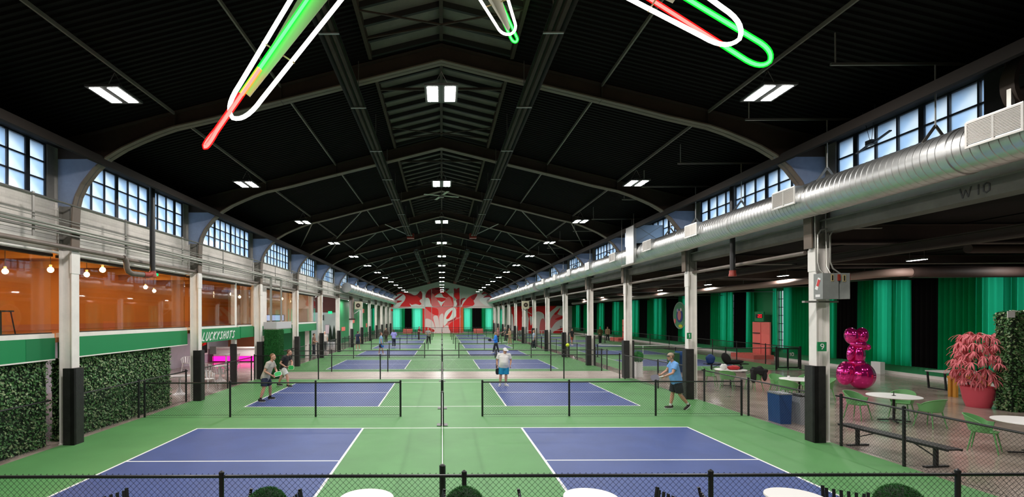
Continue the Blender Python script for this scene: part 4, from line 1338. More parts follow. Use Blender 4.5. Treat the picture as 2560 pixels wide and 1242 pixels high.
# magenta balloon figure
t = thing('balloon_sculpture', 'shiny magenta balloon sculpture standing in the right aisle', 'sculpture', (17.1, 20.2, 0))
def wrinkle(k, f): return lambda u: 1+k*math.sin(f*math.atan2(u.y, u.x))*max(0, 1-abs(u.z))**.5
LB = [((-.24, .03, 2.18), (.28, .26, .35), 'ear_balloon', None, R(-8)), ((.22, 0, 2.18), (.28, .26, .35), 'ear_balloon', None, R(8)), ((.03, -.06, 1.84), (.38, .25, .17), 'brow_balloon', wrinkle(.04, 9), R(6)),
      ((.40, -.1, 1.73), (.15, .14, .13), 'snout_balloon', None, 0), ((-.30, 0, 1.50), (.15, .15, .36), 'arm_balloon', None, R(10)), ((.04, 0, 1.42), (.28, .25, .46), 'chest_balloon', wrinkle(.06, 7), 0),
      ((0, 0, 1.08), (.33, .29, .17), 'waist_balloon', wrinkle(.05, 9), 0), ((-.44, .12, .64), (.32, .36, .50), 'hip_balloon', wrinkle(.04, 8), R(8)), ((.14, -.03, .56), (.55, .5, .56), 'base_balloon', wrinkle(.035, 13), 0)]
for c, r, nm, fn, a in LB:
    MB().ell((17.1+c[0]*.84, 20.2+c[1], c[2]), (r[0]*.84, r[1], r[2]), 36, 22, rot=Matrix.Rotation(a, 3, 'Y'), fn=fn).build(nm, M['balloon'], t, smooth=True)
# pink plant
t = thing('pink_plant', 'tall artificial pink plant in a pink pot before the hedge screen', 'potted plant', (17.72, 16.2, 0))
MB().lathe([(.001, 0), (.29, 0), (.37, .25), (.43, .66), (.40, .68), (.36, .62), (.001, .6)], (17.72, 16.2, 0), 28).build('pot', M['pinkpot'], t, smooth=True)
for dx, dy in ((-.15, 0), (.1, .1), (.15, -.1)):
    MB().tube([(17.72+dx, 16.2+dy, .6), (17.72+dx*1.5, 16.2+dy*1.5, 2.3)], .02, 6).build('stem', M['leafdark'], t)
lf = MB()
vs = []
for i, (u, w_, dzz) in enumerate([(0, .007, 0), (.07, .019, .012), (.17, .022, .004), (.25, .015, -.025), (.31, .003, -.07)]):
    vs += [(u, -w_, dzz-.008), (u, 0, dzz), (u, w_, dzz-.008)]
fs = []
for i in range(4):
    fs += [(3*i, 3*i+3, 3*i+4, 3*i+1), (3*i+1, 3*i+4, 3*i+5, 3*i+2)]
lf.add(vs, fs)
leafsrc = None
rnd = random.Random(5)
extra = MB()
cnt = 0
for c in range(96):
    ring = c // 16
    th = 2*PI*(c % 16)/16+ring*.31+rnd.uniform(-.15, .15)
    zz = .95+ring*.285+rnd.uniform(-.1, .1)
    rr = .46+.10*math.sin(ring*.9)+rnd.uniform(-.12, .1)
    cen = Vector((17.72+rr*math.cos(th), 16.2+rr*math.sin(th), zz))
    front = math.sin(th) < .35
    for q in range(11):
        az = th+R(-105+21*q)+rnd.uniform(-.1, .1)
        pit = R(rnd.uniform(20, 75))
        mt = Matrix.Translation(cen) @ Matrix.Rotation(az, 4, 'Z') @ Matrix.Rotation(pit, 4, 'Y') @ Matrix.Scale(rnd.uniform(.8, 1.1), 4)
        if front and cnt < 290:
            if leafsrc is None:
                leafsrc = lf.build('leaf', M['pinkleaf'], t, world=False); o = leafsrc
            else:
                o = bpy.data.objects.new('leaf', leafsrc.data); COL.objects.link(o); o.parent = t
            o.matrix_local = Matrix.Translation(-t.location) @ mt
            cnt += 1
        else:
            extra.add([mt @ Vector(v) for v in lf.v], lf.f)
tag(extra.build('foliage', M['pinkleaf'], t), kind='stuff')
# ivy screens
def ivy(name, label, x0, x1, y0, y1, z0, z1, faces, dens, seed, size=.05, mats=('leaf', 'leaf2')):
    t = thing(name, label, 'hedge wall', ((x0+x1)/2, (y0+y1)/2, z0))
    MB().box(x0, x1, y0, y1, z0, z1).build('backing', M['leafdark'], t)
    rnd = random.Random(seed)
    b = MB()
    for f in faces:
        n = Vector({'+x': (1,0,0), '-x': (-1,0,0), '-y': (0,-1,0), '+z': (0,0,1)}[f])
        a = {'+x': (y1-y0)*(z1-z0), '-x': (y1-y0)*(z1-z0), '-y': (x1-x0)*(z1-z0), '+z': (x1-x0)*(y1-y0)}[f]
        for _ in range(int(a*dens)):
            p = Vector((rnd.uniform(x0, x1), rnd.uniform(y0, y1), rnd.uniform(z0, z1)))
            if f == '+x': p.x = x1
            if f == '-x': p.x = x0
            if f == '-y': p.y = y0
            if f == '+z': p.z = z1
            p += n*rnd.uniform(.0, .07)
            u = (Vector((rnd.gauss(0, 1), rnd.gauss(0, 1), rnd.gauss(0, 1)-.6))).normalized()
            m_ = (n*rnd.uniform(.4, 1.4)+Vector((rnd.gauss(0, .6), rnd.gauss(0, .6), rnd.uniform(0, 1)))).normalized()
            u = (u-m_*u.dot(m_)).normalized()
            v = m_.cross(u)
            s = size*rnd.uniform(.7, 1.35)
            b.cur = 1 if rnd.random() < .28 else 0
            b.add([p-u*s*.5, p+v*s*.45+m_*s*.1, p+u*s*.75, p-v*s*.45+m_*s*.1], [(0,1,2),(0,2,3)])
    tag(b.build('foliage', [M[mats[0]], M[mats[1]]], t), kind='stuff')
    return t
h = ivy('hedge_screen', 'leafy green hedge screen at the right edge behind the tables', 17.8, 21.5, 15.3, 15.75, 0, 3.1, ['-y', '-x', '+z'], 620, 3, .06)
MB().box(17.55, 17.78, 15.2, 15.22, 2.95, 3.15).build('white_card', M['white2'], h)
# ================================================================ left side: glazed lounge above, open lounge below, far wall
WLX = -15.8
wal = struct(MB().box(WLX-.2, WLX, Y0, 52.4, 0, 2.45).build('wall_aisle_left', M['loungewall']))
MB().box(WLX-.2, WLX, Y0, 36.3, 2.45, 5.3).build('lounge_back_wall', M['orange'], wal)
MB().box(WLX-.2, WLX, Y0, 36.3, 2.56, 2.95).build('lounge_skirting', M['orange_lo'], wal) if False else None
MB().box(WLX, WLX+.03, Y0, 36.2, 2.56, 2.78).build('lounge_skirting', M['orange_lo'], wal)
lf_ = struct(MB().box(WLX, -9.34, Y0, 36.3, 2.44, 2.56).build('floor_lounge', M['woodfloor']))
lc = struct(MB().box(-16, -9.5, Y0, YEND, 5.2, 5.3).build('ceiling_aisle_left', M['deck']))
MB().box(-15.8, -9.5, Y0, 36.2, 5.10, 5.16).build('lounge_ceiling', mat('lounge_ceiling_wood', (0.16, 0.06, 0.02), 0.6), lc)
for y in (6, 9, 12, 15, 18, 21, 24, 27, 30, 33):
    MB().box(-15.8, -9.6, y-.08, y+.08, 4.86, 5.1).build('lounge_beam', mat('lounge_beam_ochre', (0.50, 0.24, 0.05), 0.6) if y == 6 else bpy.data.materials['lounge_beam_ochre'], lc)
we = struct(MB().box(-16, -9.6, 36.2, 36.4, 2.45, 5.2).build('wall_lounge_end', M['white']))
MB().box(-16, -13.5, 36.2, 36.4, 0, 2.45).build('terracotta_panel', M['orange_lo'], we)
MB().box(-13.5, -9.7, 36.2, 36.4, 0, 2.45).build('green_panel', M['greenwall'], we)
MB().box(-13.4, -13.1, 36.1, 36.2, 0, 2.4).box(-10.9, -10.7, 36.1, 36.2, 0, 2.1).box(-10.1, -9.8, 36.1, 36.2, 0, 2.2).build('white_pilaster', M['white'], we)
# glazing
wn_ = 60
def glaze(y0, y1, n, num):
    f = MB()
    f.box(-9.44, -9.27, y0, y1, 2.56, 2.665).box(-9.42, -9.32, y0, y1, 4.56, 4.66)
    w = struct(f.build('window_%d' % num, M['white']))
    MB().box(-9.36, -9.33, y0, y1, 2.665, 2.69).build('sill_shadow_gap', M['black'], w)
    MB().box(-9.45, -9.30, y0, y1, 4.50, 4.57).build('head_channel', M['frame_dark'], w)
    for i in range(n):
        a, b = y0+(y1-y0)*i/n, y0+(y1-y0)*(i+1)/n
        MB().box(-9.356, -9.344, a+.006, b-.006, 2.69, 4.5).build('glass_pane', M['glass'], w)
    return w
glaze(5.9, 11.72, 4, 60); glaze(11.98, 17.82, 4, 61); glaze(18.08, 22.08, 2, 62); glaze(22.32, 23.92, 1, 63); glaze(26.0, 30.02, 3, 64); glaze(30.28, 36.15, 4, 65)
MB().box(-9.42, -9.30, 24.18, 26.0, 2.56, 4.66).build('white_panel', M['white'], wal)
# green fascia band under the glass
for i, (a, b) in enumerate(((Y0, 11.72), (11.98, 17.82), (24.18, 30.02), (30.28, 36.15))):
    f = struct(MB().box(-9.40, -9.26, a, b, 2.06, 2.56).build('trim_%d' % (i+1), M['fascia']))
    if i < 2: MB().box(-9.40, -9.25, a, b, 2.03, 2.06).build('white_edge', M['white'], f)
MB().box(-9.259, -9.255, 10.9, 11.72, 2.07, 2.555).build('darker_end_panel', M['fascia_d'], bpy.data.objects['trim_1'])
t = thing('fascia_sign', 'green fascia with slanted white LUCKYSHOTS lettering', 'sign', (-9.25, 18.3, 2.3))
MB().box(-9.30, -9.22, 18.08, 22.4, 2.05, 2.58).build('fascia_panel', M['fascia'], t)
MB().box(-9.28, -9.20, 22.4, 23.92, 2.08, 2.6).build('end_panel', M['fascia'], t)
L_ = {'L': [[(.25,1),(.05,.05),(.55,.0)]], 'U': [[(.1,1),(0,.25),(.15,0),(.4,.05),(.55,.35),(.6,1)]], 'C': [[(.6,.85),(.4,1),(.15,.8),(.02,.3),(.15,0),(.45,.1)]],
      'K': [[(.15,1),(.02,0)], [(.6,1),(.1,.45),(.55,0)]], 'Y': [[(.1,1),(.3,.5)], [(.65,1),(.3,.5),(.15,0)]], 'S': [[(.58,.85),(.38,1),(.15,.82),(.42,.5),(.5,.2),(.25,0),(.02,.15)]],
      'H': [[(.12,1),(.02,0)], [(.6,1),(.5,0)], [(.07,.5),(.55,.52)]], 'O': [[(.35,1),(.1,.75),(.05,.25),(.25,0),(.5,.2),(.58,.75),(.35,1)]], 'T': [[(.02,.95),(.68,1)], [(.35,.97),(.22,0)]]}
pl = []
u = 0.0
for ch in 'LUCKYSHOTS':
    for s_ in L_[ch]: pl.append([(u+p*.34+q*.11, q*.30) for p, q in s_])
    u += .297
strokes(pl, .052, lambda a, b, n=0: (-9.218+n*.01, 18.80+a, 2.13+b), M['white2'], 'lettering', t)
# lamp globes in the lounge, stool, exit sign
GL = [(-12.3, 13.8, 4.35), (-10.7, 13.4, 4.35), (-10.8, 14.9, 4.35), (-9.9, 14.3, 4.43), (-13.6, 7.5, 4.3), (-13.8, 10.5, 4.3), (-13.4, 17.5, 4.3), (-12.4, 20.5, 4.3), (-13.8, 23.5, 4.3), (-11.6, 27, 4.3), (-12.8, 31, 4.3), (-11.2, 34.3, 4.3)]  # first four globes are real, the deeper rest are added for light
for i, (x, y, z) in enumerate(GL):
    t = thing('globe_lamp', 'warm glowing globe lamp in the lounge behind glass, %s of real and added globes' % ORD[i], 'lamp', (x, y, z), 'lounge globe lamps')
    MB().ell((x, y, z), (.075, .075, .075), 14, 9).build('globe', M['bulb'], t, smooth=True)
    MB().tube([(x, y, z+.09), (x, y, 5.1)], .008, 5).build('cord', M['black'], t)
    MB().lathe([(.03, z+.08), (.035, z+.14), (.001, z+.15)], (x, y, 0), 10).build('socket', M['yellowlab'], t)
for i in range(9):  # warm lamps added to brighten the lounge
    y = 7.5+3*i
    for x in (-11.3, -14.0):
        t = thing('warm_fill_lamp', 'added warm fill lamp on the lounge ceiling, %s from the camera in the %s row' % (ORD[i], 'front' if x > -12 else 'back'), 'ceiling lamp', (x, y, 5.0), 'added lounge fill lamps')
        MB().box(x-.6, x+.6, y-.06, y+.06, 5.06, 5.1).build('housing', M['housing'], t)
        MB().quad((x-.58, y-.05, 5.057), (x-.58, y+.05, 5.057), (x+.58, y+.05, 5.057), (x+.58, y-.05, 5.057)).build('tube', M['warm_fill'], t)
t = thing('lounge_stool', 'black stool inside the orange lounge at the left edge', 'stool', (-11.9, 13.2, 2.56))
MB().box(-12.1, -11.7, 13.0, 13.4, 3.2, 3.24).build('seat', M['black'], t)
for sx in (-1, 1):
    for sy in (-1, 1): MB().bar((-11.9+sx*.15, 13.2+sy*.15, 3.2), (-11.9+sx*.22, 13.2+sy*.22, 2.56), .03).build('leg', M['black'], t)
t = thing('exit_sign', 'small glowing green sign inside the lounge', 'sign', (-10.2, 17.35, 4.5))
MB().box(-10.35, -10.05, 17.33, 17.37, 4.5, 4.62).build('face', M['exit'], t)
t = thing('exit_sign', 'small glowing green sign over the pale entrance front', 'sign', (-11.9, 51.7, 3.5))
MB().box(-12.0, -11.6, 51.66, 51.72, 3.36, 3.6).build('face', M['exit'], t)
t = thing('wall_screen', 'bright screen seen low through the lounge glass', 'screen', (-12.5, 36.0, 2.8))
MB().box(-13.2, -11.6, 36.05, 36.15, 2.72, 3.2).build('frame', M['black'], t)
MB().box(-13.15, -11.65, 36.03, 36.05, 2.76, 3.16).build('picture', M['screen'], t)
# conduits along the left columns and their hangers
t = thing('conduit_run', 'bundle of long grey conduits strapped across the left columns', 'conduit', (-8.8, 5, 5.1))
for z, r, x, k in ((5.72, .022, -8.82, 'strut'), (5.32, .009, -8.80, 'conduit'), (5.26, .009, -8.79, 'conduit'), (5.145, .028, -8.79, 'conduit'), (5.075, .036, -8.77, 'conduit'), (4.985, .02, -8.80, 'strut')):
    MB().tube([(x, 4, z), (x, 60, z)], r, 8).build('conduit', M[k], t, smooth=True)
for y in (7.5, 10.6, 13.7, 16.7, 19.8, 22.9, 26, 29, 32, 35, 38):
    MB().box(-8.845, -8.825, y-.03, y+.03, 4.82, 5.78).build('strut_channel', M['strut'], t)
t = thing('wall_pipe', 'brown and pale pipe just above the lounge glass', 'pipe', (-9, 5, 4.6))
MB().tube([(-8.80, 4, 4.69), (-8.80, 13.5, 4.69)], .055, 10).build('near_run', M['pipe_brown'], t, smooth=True)
MB().tube([(-8.98, 13.6, 4.69), (-8.98, 60, 4.69)], .05, 10).build('far_run', M['pipe_brown'], t, smooth=True)
MB().tube([(-9.2, 4, 4.60), (-9.2, 36, 4.60)], .03, 8).build('pale_run', M['white'], t, smooth=True)
for y, nm in ((25.3, 'nearer'), (26.9, 'farther')):
    t = thing('riser_duct', 'bundle of grey risers dropping to the grey box, %s one' % nm, 'conduit', (-8.9, y, 2.8))
    for i in range(3):
        MB().tube([(-8.80-.02*i, y-1.0+.1*i, 5.17-.07*i), (-8.80-.02*i, y-.25+.07*i, 5.17-.07*i), (-8.82, y-.06+.07*i, 5.1-.07*i), (-8.84, y+.07*i-.04, 4.9), (-8.84, y+.07*i-.04, 2.78)], .034, 8).build('riser', M['conduit'], t, smooth=True)
t = thing('gutter_box', 'pale grey metal box above the hedge-clad cabinet', 'box', (-8.6, 25.5, 2.4))
MB().box(-9.0, -8.35, 24.7, 27.2, 2.42, 2.78).build('body', M['boxgrey'] if False else mat('pale_enamel', (0.52, 0.52, 0.55), 0.4), t)
MB().box(-9.02, -8.33, 24.68, 27.22, 2.40, 2.44).build('rim', M['conduit'], t)
t = thing('hedge_cabinet', 'tall cabinet clad in artificial green hedge beside the third left column', 'cabinet', (-8.45, 24.3, 0))
MB().box(-8.70, -7.98, 23.98, 24.62, 0, 2.40).build('cladding', M['turf'], t)
b = MB(); rnd = random.Random(9)
for _ in range(5200):
    if rnd.random() < .55: p = Vector((rnd.uniform(-8.72, -7.96), 23.97, rnd.uniform(0, 2.42))); n_ = Vector((0, -1, 0))
    else: p = Vector((-7.97, rnd.uniform(23.96, 24.64), rnd.uniform(0, 2.42))); n_ = Vector((1, 0, 0))
    d_ = (n_+Vector((rnd.gauss(0, .6), rnd.gauss(0, .6), rnd.gauss(.2, .6)))).normalized()*.05
    s_ = d_.cross(Vector((rnd.gauss(0,1), rnd.gauss(0,1), rnd.gauss(0,1)))).normalized()*.012
    b.add([p-s_, p+s_, p+d_], [(0,1,2)])
tag(b.build('foliage', M['turf'], t), kind='stuff')
# ivy walls below the fascia
ivy('ivy_wall', 'dark ivy wall left of the first left column', -9.62, -9.40, 6.3, 11.62, 0, 2.03, ['+x'], 620, 11)
ivy('ivy_wall', 'dark ivy wall between the first and second left columns', -9.62, -9.40, 12.08, 16.9, 0, 2.03, ['+x', '-y'], 620, 12)
# lower lounge furniture
wt = make_table(.42, .74, top=M['chair_w'], pedestal=True)
for x, y, l in ((-10.35, 19.3, 'white tulip table just behind the end of the ivy wall'), (-10.55, 23.3, 'white tulip table in the middle of the lower lounge'), (-13.4, 30.4, 'white tulip table at the back of the lower lounge')):
    set_group(put(wt, (x, y, 0), 0, l), 'white tulip tables')
wc = make_chair(M['chair_w'], slats=True, name='slatted_chair')
for x, y, a, l in ((-9.85, 20.6, 250, 'white slatted chair nearest the fence behind the second left column'), (-10.9, 18.4, 20, 'white slatted chair by the end of the ivy wall'), (-10.2, 22.5, 330, 'white slatted chair on the near side of the middle tulip table'),
                   (-10.4, 24.2, 170, 'white slatted chair behind the middle tulip table'), (-11.3, 23.6, 250, 'white slatted chair left of the middle tulip table'), (-14.4, 27.6, 200, 'white slatted chair alone by the pale back wall'), (-12.7, 30.0, 90, 'white slatted chair at the back of the lower lounge')):
    set_group(put(wc, (x, y, 0), R(a+180), l), 'white slatted chairs')
t = thing('bar_counter', 'white counter with hot pink light strip at the back of the lower lounge', 'counter', (-13.6, 33, 0))
MB().box(-15.4, -12.1, 32.9, 33.6, .42, .95).build('body', M['chair_w'], t)
MB().box(-15.5, -12.0, 32.8, 33.7, .95, 1.0).build('worktop', M['white2'], t)
MB().box(-15.4, -12.1, 32.86, 32.95, .08, .40).build('pink_light_strip', M['pinkneon'], t)
MB().box(-15.4, -12.1, 33.0, 33.5, 0, .42).build('plinth', M['dark'], t)
t = thing('wall_picture', 'dark framed picture with bright colours on the pale lounge wall', 'picture', (WLX+.05, 31.9, 1))
MB().box(WLX, WLX+.05, 30.9, 33.0, .55, 1.48).build('frame', M['white2'], t)
MB().box(WLX+.05, WLX+.06, 31.05, 32.85, .65, 1.4).build('print', M['blacklab'], t)
MB().prism([(31.15, 1.1), (31.6, 1.3), (32.1, 1.1), (32.4, 1.36), (31.3, 1.36)], WLX+.06, WLX+.065, axis='x').build('yellow_shape', M['bulb'] if False else mat('print_yellow', (0.8, 0.45, 0.02), .5), t)
MB().prism([(32.0, 1.12), (32.7, 1.2), (32.75, 1.36), (32.3, 1.36)], WLX+.06, WLX+.065, axis='x').build('red_shape', M['m_red'], t)
t = thing('menu_stand', 'small dark sign board on a thin post in the lower lounge', 'stand', (-14.3, 30.6, 0))
MB().box(-14.5, -14.1, 30.57, 30.6, .72, 1.2).build('board', M['boxgrey'], t)
MB().tube([(-14.3, 30.6, 0), (-14.3, 30.6, .75)], .02, 6).build('post', M['black'], t)
# entrance front, brick, green wall farther down the left aisle
wb = struct(MB().box(-16, -11.0, 51.8, 52.4, 0, 3.47).build('wall_entrance', mat('pale_front', (0.50, 0.53, 0.47), 0.6)))
MB().box(-16, -11.0, 51.8, 52.4, 3.47, 5.2).build('brick_panel', M['redbrick'], wb)
MB().box(-13.0, -12.5, 51.72, 51.8, 2.65, 3.2).build('speaker', M['blacklab'], wb)
MB().box(-12.35, -11.9, 51.74, 51.8, 1.2, 2.2).build('poster_frame', M['boxgrey'], wb)
MB().box(-12.32, -11.93, 51.73, 51.74, 1.24, 2.16).build('poster', M['m_pale'], wb)
for x in (-11.68, -11.28):
    t = thing('cone_tree', 'small dark cone-shaped tree by the pale entrance front, %s one' % ('left' if x < -11.5 else 'right'), 'tree', (x-.0, 51.2, 0))
    MB().lathe([(.02, .35), (.24, .45), (.2, .9), (.1, 1.7), (.01, 2.15)], (x, 51.2, 0), 14).build('crown', M['leafdark'], t, smooth=True)
    MB().lathe([(.001, 0), (.16, 0), (.2, .4), (.001, .4)], (x, 51.2, 0), 12).build('pot', M['white2'], t, smooth=True)
wg = MB().box(-11.7, -11.5, 52.4, 79.6, 0, 5.2).box(-11.7, -11.5, 81.4, YEND, 0, 5.2).box(-11.7, -11.5, 79.6, 81.4, 0, .8).box(-11.7, -11.5, 79.6, 81.4, 4.3, 5.2)
wgo = struct(wg.build('wall_green_left', M['greenwall']))
for a, b_, z0, z1 in ((56.0, 58.0, 1.38, 1.82), (62.5, 64.2, 2.2, 2.75), (69.0, 72.2, 3.55, 4.15), (74, 75, 1.4, 2.0)):
    MB().box(-11.5, -11.46, a, b_, z0, z1).build('coral_square', M['coral'], wgo)
curtain('green curtain over the last window of the left aisle', -11.3, 79.2, 81.9, .3, 4.4, M['curtain'])
for s, nm in ((-1, 'left'), (1, 'right')):
    t = thing('unit_heater', 'beige unit heater mounted on a far %s column' % nm, 'heater', (s*8.6, 48.2, 4.0))
    MB().box(*sorted((s*7.85, s*8.5)), 47.8, 48.3, 3.75, 4.5).build('casing', mat('beige_casing', (0.42, 0.38, 0.27), .5) if s < 0 else bpy.data.materials['beige_casing'], t)
    MB().bar((s*7.95, 48, 3.75), (s*8.8, 48.2, 3.2), .06).build('bracket', M['conduit'], t)
    MB().lathe([(.2, 47.78), (.22, 47.8), (.05, 47.79)], (s*8.18, 0, 4.12), 16, axis='y').build('fan_grille', M['frame_dark'], t)
t = thing('pipe_stack', 'brown pipe stack on the fifth-bay left column', 'pipe', (-8.8, 48.4, 2.9))
MB().tube([(-8.8, 48.1, 2.75), (-8.8, 48.1, 4.9)], .16, 10).build('riser', M['pipe_brown'], t, smooth=True)
MB().box(-9.1, -8.5, 47.9, 48.2, 2.7, 2.85).build('foot_plate', M['frame_dark'], t)
for i, (x, y) in enumerate(((-11.6, 40), (-11.6, 44.5), (-13.6, 42), (-10.6, 56), (-10.6, 62), (-10.6, 69))):
    t = thing('linear_lamp', 'slim linear lamp of the left aisle, %s from the camera' % ORD[i], 'ceiling lamp', (x, y, 4.85), 'linear aisle lamps')
    MB().box(x-.07, x+.07, y-.6, y+.6, 4.86, 4.92).build('housing', M['housing'], t)
    MB().quad((x-.055, y-.58, 4.857), (x-.055, y+.58, 4.857), (x+.055, y+.58, 4.857), (x+.055, y-.58, 4.857)).build('tube', M['linlamp'], t)
for i, (x, y) in enumerate(((-12.2, 19.5), (-12.2, 26), (-12.2, 32))):
    t = thing('linear_lamp', 'slim linear lamp under the lounge floor, %s from the camera' % ORD[i], 'ceiling lamp', (x, y, 2.3), 'linear lounge lamps')
    MB().box(x-.07, x+.07, y-.6, y+.6, 2.36, 2.44).build('housing', M['housing'], t)
    MB().quad((x-.055, y-.58, 2.355), (x-.055, y+.58, 2.355), (x+.055, y+.58, 2.355), (x+.055, y-.58, 2.355)).build('tube', M['linlamp'], t)

# ================================================================ far wall with its mural
FY = YEND
holes = [(-8.75, -7.5, .75, 4.3), (-5.05, -3.75, .75, 4.3), (4.05, 5.05, .75, 4.3), (7.95, 8.9, .75, 4.3), (10.6, 11.15, .75, 4.1)]
b = MB()
x = -16.0
for a, c, z0, z1 in holes:
    b.box(x, a, FY, FY+.3, 0, 10.8).box(a, c, FY, FY+.3, 0, z0).box(a, c, FY, FY+.3, z1, 10.8)
    x = c
b.box(x, 24, FY, FY+.3, 0, 10.8)
wf = struct(b.build('wall_far', M['m_gable']))
b = MB()
for a, c, z0, z1 in holes:
    for i in range(4): b.box(a+(c-a)*i/3-.02, a+(c-a)*i/3+.02, FY+.1, FY+.16, z0, z1)
    for j in range(8): b.box(a, c, FY+.1, FY+.16, z0+(z1-z0)*j/7-.02, z0+(z1-z0)*j/7+.02)
b.build('window_bars', M['frame_win'], wf)
def mz1(zx, zy): return ((960+zx/7.763-1105)/13.9, 3.05+(100-zy/7.763)/13.9)
def mz2(zx, zy): return ((1240+zx/7.763-1105)/13.9, 3.05+(100-zy/7.763)/13.9)
def catmull(p, n=4):
    out = []
    k = len(p)
    for i in range(k):
        a, b_, c, d = [Vector(p[(i+j-1) % k]) for j in range(4)]
        for s_ in range(n):
            t_ = s_/n
            out.append(tuple(.5*((2*b_)+(c-a)*t_+(2*a-5*b_+4*c-d)*t_*t_+(3*b_-a-3*c+d)*t_**3)))
    return out
